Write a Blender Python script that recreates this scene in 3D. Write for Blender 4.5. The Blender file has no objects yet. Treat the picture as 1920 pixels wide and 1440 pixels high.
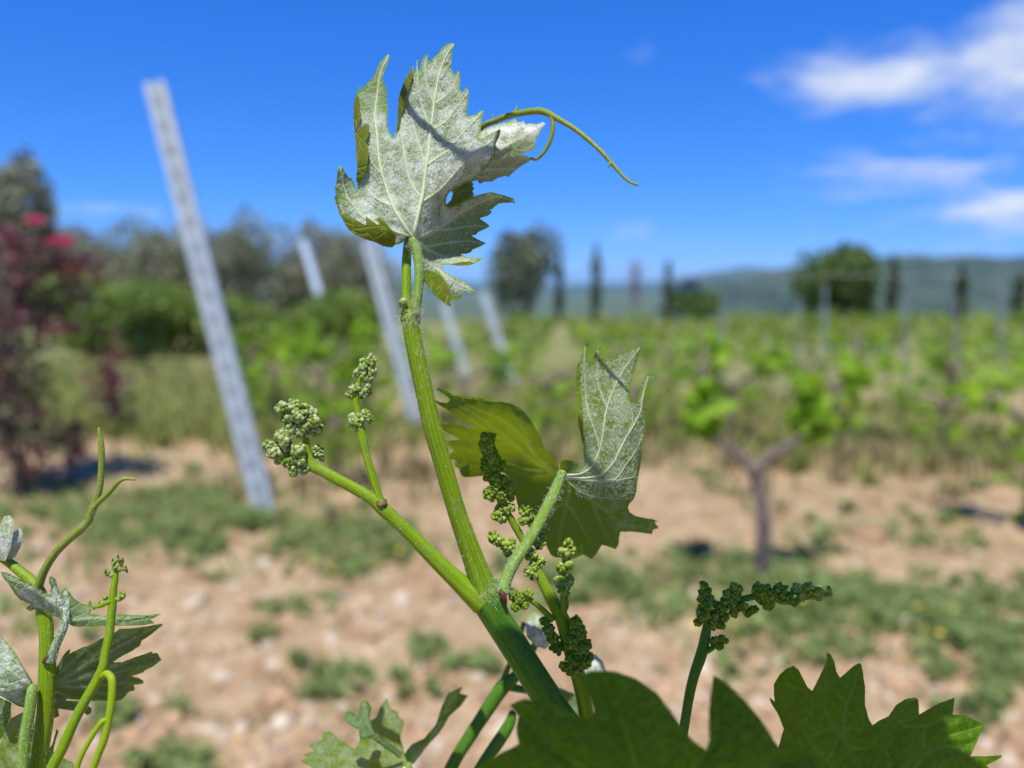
import bpy, math, random
import numpy as np
from mathutils import Vector, Matrix
from mathutils.geometry import delaunay_2d_cdt

# ------------------------------------------------------------------ camera, sky, sun, exposure
scene = bpy.context.scene
FPX = 1450.0                      # focal length in pixels of a 1920 px wide picture
CAM_H = 1.05
PITCH = math.radians(7.3)         # camera looks slightly down
D0 = 0.20                         # focus distance, metres
K = D0 / FPX                      # size of one picture pixel at the focus distance
SUN_EL = math.radians(68)
SUN_AZ = math.radians(10)         # sun is behind the camera, this much to its left

cam = bpy.data.cameras.new('camera')
cam_ob = bpy.data.objects.new('camera', cam)
scene.collection.objects.link(cam_ob)
cam_ob.location = (0, 0, CAM_H)
cam_ob.rotation_euler = (math.radians(90) - PITCH, 0, 0)
cam.sensor_width = 36.0
cam.lens = 36.0 * FPX / 1920.0
cam.clip_start = 0.01
cam.clip_end = 60000
cam.dof.use_dof = True
cam.dof.focus_distance = D0 - 0.001
cam.dof.aperture_fstop = 7.2
scene.camera = cam_ob

sun_dir = Vector((-math.sin(SUN_AZ) * math.cos(SUN_EL), -math.cos(SUN_AZ) * math.cos(SUN_EL), math.sin(SUN_EL)))
sl = bpy.data.lights.new('sun', 'SUN')
sl.energy = 5.0
sl.angle = math.radians(0.53)
sl.color = (1.0, 0.955, 0.88)
so = bpy.data.objects.new('sun', sl)
scene.collection.objects.link(so)
so.rotation_euler = sun_dir.to_track_quat('Z', 'Y').to_euler()

scene.view_settings.view_transform = 'Standard'
scene.view_settings.look = 'None'
scene.view_settings.exposure = 0.35
scene.view_settings.gamma = 1.0
scene.view_settings.use_curve_mapping = False
scene.render.film_transparent = False
scene.cycles.use_denoising = True
scene.cycles.max_bounces = 8
scene.cycles.transparent_max_bounces = 8
scene.cycles.volume_bounces = 0
scene.cycles.sample_clamp_indirect = 6.0


def nd(nt, typ, ins=None, **attrs):
    n = nt.nodes.new(typ)
    for k, v in attrs.items():
        setattr(n, k, v)
    for k, v in (ins or {}).items():
        if hasattr(v, 'is_output') or isinstance(v, bpy.types.NodeSocket):
            nt.links.new(v, n.inputs[k])
        else:
            n.inputs[k].default_value = v
    return n


def c4(c):
    return (c[0], c[1], c[2], 1.0)


def math_n(nt, op, a, b=0.0, c=0.0, clamp=False):
    n = nd(nt, 'ShaderNodeMath', {0: a, 1: b, 2: c}, operation=op)
    n.use_clamp = clamp
    return n.outputs[0]


def mixc(nt, fac, a, b):
    n = nt.nodes.new('ShaderNodeMix')
    n.data_type = 'RGBA'
    for idx, v in ((0, fac), (6, a), (7, b)):
        if isinstance(v, bpy.types.NodeSocket):
            nt.links.new(v, n.inputs[idx])
        else:
            n.inputs[idx].default_value = v if idx == 0 else c4(v)
    return n.outputs[2]


def ramp(nt, fac, a, b):
    """smooth 0..1 between a and b"""
    n = nd(nt, 'ShaderNodeMapRange', {0: fac, 1: a, 2: b, 3: 0.0, 4: 1.0}, interpolation_type='SMOOTHSTEP')
    return n.outputs[0]


# sky: Nishita plus fair-weather clouds spread right round the horizon
world = bpy.data.worlds.new('World')
scene.world = world
world.use_nodes = True
wt = world.node_tree
wt.nodes.clear()
sky = nd(wt, 'ShaderNodeTexSky', sky_type='NISHITA')
sky.sun_disc = False
sky.sun_elevation = SUN_EL
sky.sun_rotation = math.pi + SUN_AZ
sky.air_density = 0.7
sky.dust_density = 0.0
sky.ozone_density = 3.0
# the phone's colour rendering of a clear sky: one tone curve per channel, the same in every direction
sk = nd(wt, 'ShaderNodeSeparateColor', {0: sky.outputs[0]})
chan = [math_n(wt, 'MULTIPLY', math_n(wt, 'POWER', math_n(wt, 'MULTIPLY', sk.outputs[i], 0.1), g_), a_ * 10) for i, (g_, a_) in enumerate(((1.35, .44), (.82, .58), (.55, 1.10)))]
sky_hs = nd(wt, 'ShaderNodeCombineColor', {0: chan[0], 1: chan[1], 2: chan[2]})
tc = nd(wt, 'ShaderNodeTexCoord')
sep = nd(wt, 'ShaderNodeSeparateXYZ', {0: tc.outputs['Generated']})
az = math_n(wt, 'ARCTAN2', sep.outputs[0], sep.outputs[1])
el = math_n(wt, 'ARCSINE', sep.outputs[2])
zz = math_n(wt, 'ADD', math_n(wt, 'MAXIMUM', sep.outputs[2], 0.0), 0.12)
cx = math_n(wt, 'DIVIDE', sep.outputs[0], zz)
cy = math_n(wt, 'DIVIDE', sep.outputs[1], zz)
cvec = nd(wt, 'ShaderNodeCombineXYZ', {0: cx, 1: cy, 2: 0.3})
cn = nd(wt, 'ShaderNodeTexNoise', {'Vector': cvec.outputs[0], 'Scale': 1.9, 'Detail': 7.0, 'Roughness': 0.58, 'Distortion': 0.4})
cn2 = nd(wt, 'ShaderNodeTexNoise', {'Vector': cvec.outputs[0], 'Scale': 7.0, 'Detail': 5.0, 'Roughness': 0.6})


def px_dir(x, y):
    d = Vector(((x - 960) / FPX, 1.0, (720 - y) / FPX)).normalized()
    d = Matrix.Rotation(-PITCH, 3, 'X') @ d
    return math.atan2(d.x, d.y), math.asin(d.z)


blob = None
clouds = []
for (x, y, wx, wy, amp) in ((1710, 135, 270, 60, .86), (1935, 80, 130, 75, 1.1), (1560, 158, 130, 40, .74), (1740, 318, 190, 24, .78),
                            (1900, 395, 110, 40, 1.0), (2100, 120, 260, 90, 1.1), (215, 390, 120, 20, .55), (1215, 88, 40, 28, .42),
                            (1190, 430, 60, 26, .5), (1830, 345, 330, 110, .56), (2150, 380, 200, 40, .9)):
    a0, e0 = px_dir(x, y)
    clouds.append((a0, e0, wx / FPX, wy / FPX, amp))
rc = random.Random(11)
for i in range(15):                                   # the rest of the horizon carries the same kind of cloud
    a0 = 0.95 + i * 0.29 + rc.uniform(-.1, .1)
    clouds.append((a0 if a0 < math.pi else a0 - 2 * math.pi, rc.uniform(.06, .45), rc.uniform(.1, .22), rc.uniform(.02, .06), rc.uniform(.7, 1.1)))
for (a0, e0, wa, we, amp) in clouds:
    da = math_n(wt, 'DIVIDE', math_n(wt, 'SUBTRACT', az, a0), wa)
    de = math_n(wt, 'DIVIDE', math_n(wt, 'SUBTRACT', el, e0), we)
    r2 = math_n(wt, 'ADD', math_n(wt, 'MULTIPLY', da, da), math_n(wt, 'MULTIPLY', de, de))
    b = math_n(wt, 'MULTIPLY', math_n(wt, 'SUBTRACT', 1.0, math_n(wt, 'MINIMUM', math_n(wt, 'MULTIPLY', r2, 0.5), 1.0)), amp)
    blob = b if blob is None else math_n(wt, 'MAXIMUM', blob, b)
dens = math_n(wt, 'ADD', blob, math_n(wt, 'MULTIPLY', math_n(wt, 'SUBTRACT', cn.outputs[0], 0.5), 1.5))
dens = math_n(wt, 'ADD', dens, math_n(wt, 'MULTIPLY', math_n(wt, 'SUBTRACT', cn2.outputs[0], 0.5), 0.75))
cfac = math_n(wt, 'MULTIPLY', ramp(wt, dens, 0.34, 1.15), 0.92)
ccol = mixc(wt, ramp(wt, dens, 0.6, 1.3), (4.4, 5.2, 7.0), (6.7, 7.1, 7.8))
scol = mixc(wt, cfac, sky_hs.outputs[0], ccol)
bg = nd(wt, 'ShaderNodeBackground', {'Color': scol, 'Strength': 0.1})
wo = nd(wt, 'ShaderNodeOutputWorld', {'Surface': bg.outputs[0]})

# ------------------------------------------------------------------ helpers
RX = Matrix.Rotation(-PITCH, 3, 'X')
RXN = np.array(RX)
CAMP = np.array((0, 0, CAM_H))


def P(x, y, depth):
    """world point seen at picture position x, y and this distance along the lens axis (arrays welcome)"""
    x = np.asarray(x, float); y = np.asarray(y, float); depth = np.asarray(depth, float) + 0 * x
    v = np.stack([(x - 960) / FPX * depth, depth, (720 - y) / FPX * depth], -1)
    return v @ RXN.T + CAMP


def W(x, y, dz):
    return P(x, y, D0 + np.asarray(dz, float) * K)


def G(x, y, z=0.0):
    d = P(x, y, 1.0) - CAMP
    t = (z - CAM_H) / d[..., 2]
    return CAMP + d * t[..., None] if d.ndim > 1 else CAMP + d * t


COL = scene.collection
ORIGIN = {}


def thing(name, loc, label, cat, group=None, rz=0.0):
    o = bpy.data.objects.new(name, None)
    COL.objects.link(o)
    o.location = Vector(loc)
    o.rotation_euler = (0, 0, rz)
    o.empty_display_size = 0.05
    o['label'] = label
    o['category'] = cat
    if group:
        o['group'] = group
    ORIGIN[o.name] = np.array(loc, float)
    return o


def mesh_data(name, verts, faces, mats, smooth=True, attrs=None, uvs=None, mat_idx=None):
    me = bpy.data.meshes.new(name)
    verts = np.asarray(verts, np.float32)
    if isinstance(faces, np.ndarray) and faces.ndim == 2:
        n = faces.shape[1]
        me.vertices.add(len(verts))
        me.vertices.foreach_set('co', verts.ravel())
        me.loops.add(faces.size)
        me.loops.foreach_set('vertex_index', faces.astype(np.int32).ravel())
        me.polygons.add(len(faces))
        me.polygons.foreach_set('loop_start', np.arange(0, faces.size, n, dtype=np.int32))
        me.update(calc_edges=True)
    else:
        me.from_pydata([tuple(v) for v in verts], [], [tuple(int(i) for i in f) for f in faces])
    for m in (mats if isinstance(mats, (list, tuple)) else [mats]):
        me.materials.append(m)
    if mat_idx is not None:
        me.polygons.foreach_set('material_index', np.asarray(mat_idx, np.int32))
    if smooth:
        me.polygons.foreach_set('use_smooth', np.ones(len(me.polygons), bool))
    for k, v in (attrs or {}).items():
        a = me.attributes.new(k, 'FLOAT', 'POINT')
        a.data.foreach_set('value', np.asarray(v, np.float32))
    if uvs is not None:
        uvl = me.uv_layers.new(name='UVMap')
        li = np.zeros(len(me.loops), np.int32)
        me.loops.foreach_get('vertex_index', li)
        uvl.data.foreach_set('uv', np.asarray(uvs, np.float32)[li].ravel())
    me.update()
    return me


def part(name, verts, faces, mats, parent=None, kind=None, label=None, cat=None, group=None, **kw):
    """one mesh object; vertices given in world space are stored relative to the parent thing"""
    verts = np.asarray(verts, float)
    org = np.zeros(3)
    if parent is not None:
        org = ORIGIN[parent.name]
    me = mesh_data(name, verts - org, faces, mats, **kw)
    o = bpy.data.objects.new(name, me)
    COL.objects.link(o)
    if parent is not None:
        o.parent = parent
    ORIGIN[o.name] = org
    if kind: o['kind'] = kind
    if label: o['label'] = label
    if cat: o['category'] = cat
    if group: o['group'] = group
    return o


def catmull(pts, n=5):
    p = np.asarray(pts, float)
    if len(p) < 3:
        return np.array([p[0] + (p[-1] - p[0]) * t for t in np.linspace(0, 1, n + 1)])
    q = np.vstack([2 * p[0] - p[1], p, 2 * p[-1] - p[-2]])
    out = []
    for i in range(1, len(q) - 2):
        a, b, c, d = q[i - 1], q[i], q[i + 1], q[i + 2]
        for t in np.arange(n) / n:
            out.append(.5 * ((2 * b) + (-a + c) * t + (2 * a - 5 * b + 4 * c - d) * t * t + (-a + 3 * b - 3 * c + d) * t ** 3))
    out.append(p[-1])
    return np.array(out)


class Geo:
    """collects pieces of ONE part"""
    def __init__(s):
        s.v = []; s.f = []; s.uv = []; s.n = 0; s.at = []

    def add(s, v, f, uv=None, at=None):
        v = np.asarray(v, float)
        s.v.append(v)
        s.f += [tuple(int(i) + s.n for i in q) for q in f]
        s.uv.append(np.zeros((len(v), 2)) if uv is None else np.asarray(uv, float))
        s.at.append(np.zeros(len(v)) if at is None else np.broadcast_to(np.asarray(at, float), (len(v),)))
        s.n += len(v)

    def tube(s, pts, rad, seg=12, cap=True, ribs=0, amp=0.0, at=None, flat=1.0):
        """pts world Nx3, rad N"""
        pts = np.asarray(pts, float); rad = np.asarray(rad, float)
        n = len(pts)
        tan = np.gradient(pts, axis=0)
        tan /= np.linalg.norm(tan, axis=1)[:, None] + 1e-12
        ref = np.array((0, 1, 0.0))
        if abs(tan[0] @ ref) > .95: ref = np.array((1.0, 0, 0))
        nn = ref - tan[0] * (tan[0] @ ref); nn /= np.linalg.norm(nn)
        vs, uv = [], []
        th = np.linspace(0, 2 * math.pi, seg + 1)
        L = np.concatenate([[0], np.cumsum(np.linalg.norm(np.diff(pts, axis=0), axis=1))])
        for i in range(n):
            nn = nn - tan[i] * (tan[i] @ nn); nn /= np.linalg.norm(nn) + 1e-12
            bb = np.cross(tan[i], nn)
            r = rad[i] * (1 + amp * np.cos(ribs * th))
            vs.append(pts[i] + (np.cos(th) * r * flat)[:, None] * nn + (np.sin(th) * r)[:, None] * bb)
            uv.append(np.stack([th / (2 * math.pi), np.full(seg + 1, L[i] / 0.02)], 1))
        fs = []
        w = seg + 1
        for i in range(n - 1):
            for j in range(seg):
                fs.append((i * w + j, i * w + j + 1, (i + 1) * w + j + 1, (i + 1) * w + j))
        vs = np.concatenate(vs); uv = np.concatenate(uv)
        if cap:
            extra = [pts[0] - tan[0] * rad[0] * .5, pts[-1] + tan[-1] * rad[-1] * .6]
            k = len(vs)
            vs = np.vstack([vs, extra]); uv = np.vstack([uv, [[.5, 0], [.5, L[-1] / .02]]])
            for j in range(seg):
                fs.append((k, j + 1, j)); fs.append((k + 1, (n - 1) * w + j, (n - 1) * w + j + 1))
        s.add(vs, fs, uv, at)

    def px_tube(s, pts, seg=12, sub=5, **kw):
        """pts: (x, y, dz, r) in picture pixels at the focus distance"""
        q = catmull(pts, sub)
        dep = D0 + q[:, 2] * K
        s.tube(P(q[:, 0], q[:, 1], dep), np.maximum(q[:, 3], .3) * dep / FPX, seg, **kw)

    def box(s, c, h, rot=None):
        c = np.asarray(c, float)
        v = np.array([(x, y, z) for x in (-1, 1) for y in (-1, 1) for z in (-1, 1)], float) * np.asarray(h, float)
        if rot is not None: v = v @ np.asarray(rot).T
        s.add(v + c, [(0, 1, 3, 2), (4, 6, 7, 5), (0, 4, 5, 1), (2, 3, 7, 6), (0, 2, 6, 4), (1, 5, 7, 3)])

    def out(s, name, mat, parent=None, attr=None, **kw):
        return part(name, np.concatenate(s.v), s.f, mat, parent, uvs=np.concatenate(s.uv),
                    attrs={attr: np.concatenate(s.at)} if attr else None, **kw)


def tps(anchors):
    a = np.asarray(anchors, float)
    p, z = a[:, :2] / 100.0, a[:, 2]

    def phi(r2):
        return .5 * r2 * np.log(np.maximum(r2, 1e-12))
    n = len(p)
    d2 = ((p[:, None] - p[None]) ** 2).sum(-1)
    A = np.zeros((n + 3, n + 3))
    A[:n, :n] = phi(d2) + np.eye(n) * 1e-3
    A[:n, n] = 1; A[:n, n + 1:] = p
    A[n, :n] = 1; A[n + 1:, :n] = p.T
    w = np.linalg.lstsq(A, np.concatenate([z, [0, 0, 0]]), rcond=None)[0]

    def f(x, y):
        q = np.stack([np.asarray(x, float), np.asarray(y, float)], -1) / 100.0
        sh = q.shape[:-1]
        q = q.reshape(-1, 2)
        u = phi(((q[:, None] - p[None]) ** 2).sum(-1))
        return (u @ w[:n] + w[n] + q @ w[n + 1:]).reshape(sh)
    return f


def seg_dist(pts, line):
    """distance of pts (Nx2) to a polyline, and the fraction along it"""
    line = np.asarray(line, float)[:, :2]
    a, b = line[:-1], line[1:]
    ab = b - a
    L = np.linalg.norm(ab, axis=1)
    cum = np.concatenate([[0], np.cumsum(L)])
    t = np.clip(((pts[:, None] - a[None]) * ab[None]).sum(-1) / (L ** 2 + 1e-9), 0, 1)
    d = np.linalg.norm(pts[:, None] - (a[None] + t[..., None] * ab[None]), axis=-1)
    i = d.argmin(1)
    r = np.arange(len(pts))
    return d[r, i], (cum[i] + t[r, i] * L[i]) / cum[-1]


def inside(pts, poly):
    x, y = pts[:, 0], pts[:, 1]
    c = np.zeros(len(pts), bool)
    n = len(poly)
    for i in range(n):
        x1, y1 = poly[i]; x2, y2 = poly[(i + 1) % n]
        if y1 == y2: continue
        c ^= ((y1 > y) != (y2 > y)) & (x < (x2 - x1) * (y - y1) / (y2 - y1) + x1)
    return c


def vnoise(x, y, s, seed=0):
    """cheap smooth pseudo noise, about -1..1"""
    r = np.random.RandomState(seed)
    o = 0
    for k in range(5):
        a = r.uniform(0, 2 * math.pi); f = (1.0 + .55 * k) / s; ph = r.uniform(0, 6.28)
        o = o + np.sin((x * math.cos(a) + y * math.sin(a)) * 2 * math.pi * f + ph + 1.3 * np.sin((x * math.sin(a * 1.7) - y * math.cos(a * 1.7)) * 4.1 * f + ph)) / (1 + .4 * k)
    return o / 2.6


def blade_geo(outline, dz, veins=(), step=3.5, quilt=1.6, ridge=2.0, seed=0, flip=False, rough_edge=.6):
    """triangulated leaf blade following an outline, on the relief dz(x, y).  veins: (width px, polyline)"""
    poly = np.asarray(outline, float)
    dense = []
    n = len(poly)
    for i in range(n):
        a, b = poly[i], poly[(i + 1) % n]
        m = max(1, int(np.linalg.norm(b - a) / step))
        for t in range(m):
            dense.append(a + (b - a) * t / m)
    dense = np.array(dense)
    rg = np.random.RandomState(seed + 5)
    dense += rg.normal(0, rough_edge * .35, dense.shape)
    x0, y0 = poly.min(0); x1, y1 = poly.max(0)
    gx, gy = np.meshgrid(np.arange(x0, x1, step), np.arange(y0, y1, step * .87))
    gx[1::2] += step / 2
    pts = np.stack([gx.ravel(), gy.ravel()], 1) + rg.uniform(-.25, .25, (gx.size, 2)) * step
    pts = pts[inside(pts, dense)]
    loop = np.vstack([dense, dense[:1]])
    keep = np.zeros(len(pts), bool)
    for c in range(0, len(pts), 4000):
        keep[c:c + 4000] = seg_dist(pts[c:c + 4000], loop)[0] > step * .5
    pts = pts[keep]
    allp = np.vstack([dense, pts])
    m = len(dense)
    res = delaunay_2d_cdt([Vector(p) for p in allp], [(i, (i + 1) % m) for i in range(m)], [], 1, 1e-5)
    v2 = np.array([tuple(v) for v in res[0]])
    fs = np.array([tuple(f) for f in res[2] if len(f) == 3])
    cen = v2[fs].mean(1)
    fs = fs[inside(cen, dense)]
    a, b, c = v2[fs[:, 0]], v2[fs[:, 1]], v2[fs[:, 2]]
    area = (b[:, 0] - a[:, 0]) * (c[:, 1] - a[:, 1]) - (b[:, 1] - a[:, 1]) * (c[:, 0] - a[:, 0])
    sw = area > 0                      # picture y runs down: make every face look at the camera
    fs[sw] = fs[sw][:, ::-1]
    if flip:
        fs = fs[:, ::-1]
    vein = np.zeros(len(v2)); lift = np.zeros(len(v2)); groove = np.full(len(v2), 1e3)
    for w, line in veins:
        line = catmull(line, 4)
        for c in range(0, len(v2), 4000):
            d, t = seg_dist(v2[c:c + 4000], line)
            wd = w * (1 - .75 * t)
            k = np.exp(-(d / (wd * .75 + .6)) ** 2) * np.clip(1.15 - .75 * t, 0, 1)
            vein[c:c + 4000] = np.maximum(vein[c:c + 4000], k)
            groove[c:c + 4000] = np.minimum(groove[c:c + 4000], d)
    z = dz(v2[:, 0], v2[:, 1])
    sgn = -1.0 if not flip else 1.0
    bul = np.clip(groove / 22.0, 0, 1)
    z = z + sgn * (ridge * vein - quilt * 2.0 * bul) + quilt * vnoise(v2[:, 0], v2[:, 1], 26, seed) * .6
    ed = np.zeros(len(v2))
    for c in range(0, len(v2), 4000):
        ed[c:c + 4000] = seg_dist(v2[c:c + 4000], loop)[0]
    edge = np.clip(1 - ed / 11.0, 0, 1)
    return v2, z, fs, vein, edge


def make_blade(name, parent, mat, outline, dz, veins=(), flaps=(), label=None, step=3.5, quilt=1.6, ridge=2.0, seed=0, flip=False, vein_mat=None, vein_scale=.42, wool=None, n_tube=99):
    v2, z, fs, vein, edge = blade_geo(outline, dz, veins, step, quilt, ridge, seed, flip)
    V = [v2]; Z = [z]; F = [fs]; VE = [vein]; ED = [edge]
    n = len(v2)
    for (fo, hinge, height, back) in flaps:
        hl = np.asarray(hinge, float)

        def fz(x, y, hl=hl, height=height, back=back, fo=fo):
            q = np.stack([np.ravel(x), np.ravel(y)], 1)
            d, _ = seg_dist(q, hl)
            mx = max(seg_dist(np.asarray(fo, float), hl)[0].max(), 1)
            t = np.clip(d / mx, 0, 1)
            return dz(np.ravel(x), np.ravel(y)) * (1) - 1.2 - height * np.sin(t * math.pi * back)
        a = blade_geo(fo, fz, (), step, .8, 0, seed + 9, not flip)
        V.append(a[0]); Z.append(a[1]); F.append(a[2] + n); VE.append(a[3]); ED.append(a[4] * .5)
        n += len(a[0])
    V = np.concatenate(V); Z = np.concatenate(Z); F = np.concatenate(F)
    pos = W(V[:, 0], V[:, 1], Z)
    o = part(name, pos, F, mat, parent, label=label, attrs={'vein': np.concatenate(VE), 'edge': np.concatenate(ED), 'wool': np.ones(len(V)) if wool is None else wool(V[:, 0], V[:, 1])})
    if vein_mat is not None and veins:
        g = Geo()
        for w, line in veins[:n_tube]:
            if w < 2.4: continue
            l = catmull(line, 5)
            t = np.linspace(0, 1, len(l))
            zz_ = dz(l[:, 0], l[:, 1]) + (-1 if not flip else 1) * ridge * .7
            r = np.maximum(w * vein_scale * (1 - .72 * t), .6)
            g.tube(W(l[:, 0], l[:, 1], zz_), r * K, 8, cap=True)
        if g.v:
            g.out('veins', vein_mat, o)
    return o

# ------------------------------------------------------------------ materials
def new_mat(name):
    m = bpy.data.materials.new(name)
    m.use_nodes = True
    nt = m.node_tree
    nt.nodes.clear()
    return m, nt


def finish(nt, shader):
    nd(nt, 'ShaderNodeOutputMaterial', {'Surface': shader})


def leaf_mat(name, under, felt, fuzz, top_a, top_b, trans, vein_col, edge_col, tfac=.4, scale=1500.0, gloss=.42, edge_amt=.95, bump=.25):
    m, nt = new_mat(name)
    tcn = nd(nt, 'ShaderNodeTexCoord').outputs['Object']
    geo = nd(nt, 'ShaderNodeNewGeometry')
    back = geo.outputs['Backfacing']
    vein = nd(nt, 'ShaderNodeAttribute', attribute_name='vein').outputs['Fac']
    edge = nd(nt, 'ShaderNodeAttribute', attribute_name='edge').outputs['Fac']
    n1 = nd(nt, 'ShaderNodeTexNoise', {'Vector': tcn, 'Scale': scale * .62, 'Detail': 4.0, 'Roughness': .7, 'Distortion': 3.2}).outputs[0]
    n2 = nd(nt, 'ShaderNodeTexNoise', {'Vector': tcn, 'Scale': scale * .16, 'Detail': 3.0, 'Roughness': .6}).outputs[0]
    n3 = nd(nt, 'ShaderNodeTexNoise', {'Vector': tcn, 'Scale': scale * .05, 'Detail': 2.0}).outputs[0]
    f = ramp(nt, math_n(nt, 'ADD', n1, math_n(nt, 'MULTIPLY', math_n(nt, 'SUBTRACT', n2, .5), 1.0)), .34, .68)
    edge_f = math_n(nt, 'MULTIPLY', ramp(nt, math_n(nt, 'ADD', edge, math_n(nt, 'MULTIPLY', math_n(nt, 'SUBTRACT', n2, .5), .5)), .35, .95), edge_amt)
    wool = nd(nt, 'ShaderNodeAttribute', attribute_name='wool').outputs['Fac']
    ff = math_n(nt, 'MULTIPLY', math_n(nt, 'MULTIPLY', f, fuzz), wool)
    ff = math_n(nt, 'MULTIPLY', ff, math_n(nt, 'SUBTRACT', 1.0, math_n(nt, 'MULTIPLY', edge_f, .85)))
    und = mixc(nt, n3, under, tuple(c * 1.35 for c in under))
    und = mixc(nt, edge_f, und, edge_col)
    und = mixc(nt, ff, und, felt)
    und = mixc(nt, math_n(nt, 'MULTIPLY', vein, .55), und, vein_col)
    top = mixc(nt, ramp(nt, math_n(nt, 'ADD', math_n(nt, 'MULTIPLY', n3, .6), math_n(nt, 'MULTIPLY', n2, .4)), .3, .7), top_a, top_b)
    top = mixc(nt, math_n(nt, 'MULTIPLY', vein, .75), top, tuple(min(1, c * 2.4 + .03) for c in top_a))
    wob = nd(nt, 'ShaderNodeTexNoise', {'Vector': tcn, 'Scale': 260.0, 'Detail': 2.0}).outputs[1]
    wv = nd(nt, 'ShaderNodeVectorMath', {0: tcn, 1: nd(nt, 'ShaderNodeVectorMath', {0: wob, 'Scale': .0022}, operation='SCALE').outputs[0]}, operation='ADD').outputs[0]
    vo = nd(nt, 'ShaderNodeTexVoronoi', {'Vector': wv, 'Scale': 330.0}, feature='DISTANCE_TO_EDGE').outputs['Distance']
    net = math_n(nt, 'SUBTRACT', 1.0, ramp(nt, vo, 0.0, .11))
    top = mixc(nt, math_n(nt, 'MULTIPLY', net, .38), top, tuple(min(1, c * 2.1 + .02) for c in top_a))
    und = mixc(nt, math_n(nt, 'MULTIPLY', net, .16), und, vein_col)
    col = mixc(nt, back, und, top)
    bmp = nd(nt, 'ShaderNodeBump', {'Strength': bump, 'Distance': .00035, 'Height': math_n(nt, 'ADD', math_n(nt, 'ADD', n1, n2), math_n(nt, 'MULTIPLY', net, -1.2))})
    rough = math_n(nt, 'ADD', gloss, math_n(nt, 'MULTIPLY', math_n(nt, 'SUBTRACT', 1.0, back), .8 - gloss))
    pr = nd(nt, 'ShaderNodeBsdfPrincipled', {'Base Color': col, 'Roughness': rough, 'Specular IOR Level': .14, 'Normal': bmp.outputs[0]})
    tr_c = mixc(nt, math_n(nt, 'MULTIPLY', vein, .5), mixc(nt, ramp(nt, n2, .3, .7), trans, tuple(c * .72 for c in trans)), tuple(c * 1.3 for c in trans))
    tr = nd(nt, 'ShaderNodeBsdfTranslucent', {'Color': tr_c})
    mx = nd(nt, 'ShaderNodeMixShader', {0: tfac, 1: pr.outputs[0], 2: tr.outputs[0]})
    finish(nt, mx.outputs[0])
    return m


def stem_mat(name, dark, light, fuzz=.25, rough=.42, stretch=7.0, speck=None, streak=.75):
    m, nt = new_mat(name)
    uv = nd(nt, 'ShaderNodeUVMap').outputs[0]
    tcn = nd(nt, 'ShaderNodeTexCoord').outputs['Object']
    mp = nd(nt, 'ShaderNodeMapping', {'Vector': uv, 'Scale': (stretch * 2.2, .28, 1)})
    n1 = nd(nt, 'ShaderNodeTexNoise', {'Vector': mp.outputs[0], 'Scale': 2.4, 'Detail': 3.0, 'Roughness': .6}).outputs[0]
    n2 = nd(nt, 'ShaderNodeTexNoise', {'Vector': tcn, 'Scale': 150.0, 'Detail': 3.0}).outputs[0]
    n3 = nd(nt, 'ShaderNodeTexNoise', {'Vector': tcn, 'Scale': 1300.0, 'Detail': 2.0, 'Distortion': 2.0}).outputs[0]
    col = mixc(nt, math_n(nt, 'MULTIPLY', ramp(nt, n1, .36, .68), streak), dark, light)
    col = mixc(nt, math_n(nt, 'MULTIPLY', ramp(nt, n2, .45, .75), .35), col, tuple(c * .72 for c in dark))
    col = mixc(nt, math_n(nt, 'MULTIPLY', ramp(nt, math_n(nt, 'ADD', n3, math_n(nt, 'MULTIPLY', n2, .25)), .62, .82), fuzz), col, (.72, .78, .66))
    if speck:
        n4 = nd(nt, 'ShaderNodeTexNoise', {'Vector': nd(nt, 'ShaderNodeMapping', {'Vector': uv, 'Scale': (14, 1.6, 1)}).outputs[0], 'Scale': 3.0, 'Detail': 1.0}).outputs[0]
        col = mixc(nt, math_n(nt, 'MULTIPLY', ramp(nt, n4, .7, .78), .7), col, speck)
    bmp = nd(nt, 'ShaderNodeBump', {'Strength': .35, 'Distance': .0004, 'Height': n1})
    pr = nd(nt, 'ShaderNodeBsdfPrincipled', {'Base Color': col, 'Roughness': rough, 'Specular IOR Level': .14, 'Normal': bmp.outputs[0],
                                             'Subsurface Weight': .18, 'Subsurface Radius': (.001, .0018, .0004), 'Subsurface Scale': 1.0})
    finish(nt, pr.outputs[0])
    return m


def plain_mat(name, a, b, scale=8.0, rough=.7, detail=4.0, attr=None, metal=0.0, bump=0.0, bdist=.01, trans=None, tfac=.35, spec=.3, lo=.3, hi=.7):
    """two-tone noise material; attr gives each leaf its own shade"""
    m, nt = new_mat(name)
    tcn = nd(nt, 'ShaderNodeTexCoord').outputs['Object']
    n1 = nd(nt, 'ShaderNodeTexNoise', {'Vector': tcn, 'Scale': scale, 'Detail': detail, 'Roughness': .62}).outputs[0]
    fac = ramp(nt, n1, lo, hi)
    if attr:
        av = nd(nt, 'ShaderNodeAttribute', attribute_name=attr).outputs['Fac']
        fac = math_n(nt, 'ADD', math_n(nt, 'MULTIPLY', fac, .35), math_n(nt, 'MULTIPLY', av, .65))
    col = mixc(nt, fac, a, b)
    ins = {'Base Color': col, 'Roughness': rough, 'Metallic': metal, 'Specular IOR Level': spec}
    if bump:
        ins['Normal'] = nd(nt, 'ShaderNodeBump', {'Strength': bump, 'Distance': bdist, 'Height': n1}).outputs[0]
    pr = nd(nt, 'ShaderNodeBsdfPrincipled', ins)
    sh = pr.outputs[0]
    if trans:
        tr = nd(nt, 'ShaderNodeBsdfTranslucent', {'Color': c4(trans)})
        sh = nd(nt, 'ShaderNodeMixShader', {0: tfac, 1: sh, 2: tr.outputs[0]}).outputs[0]
    finish(nt, sh)
    return m


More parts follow.
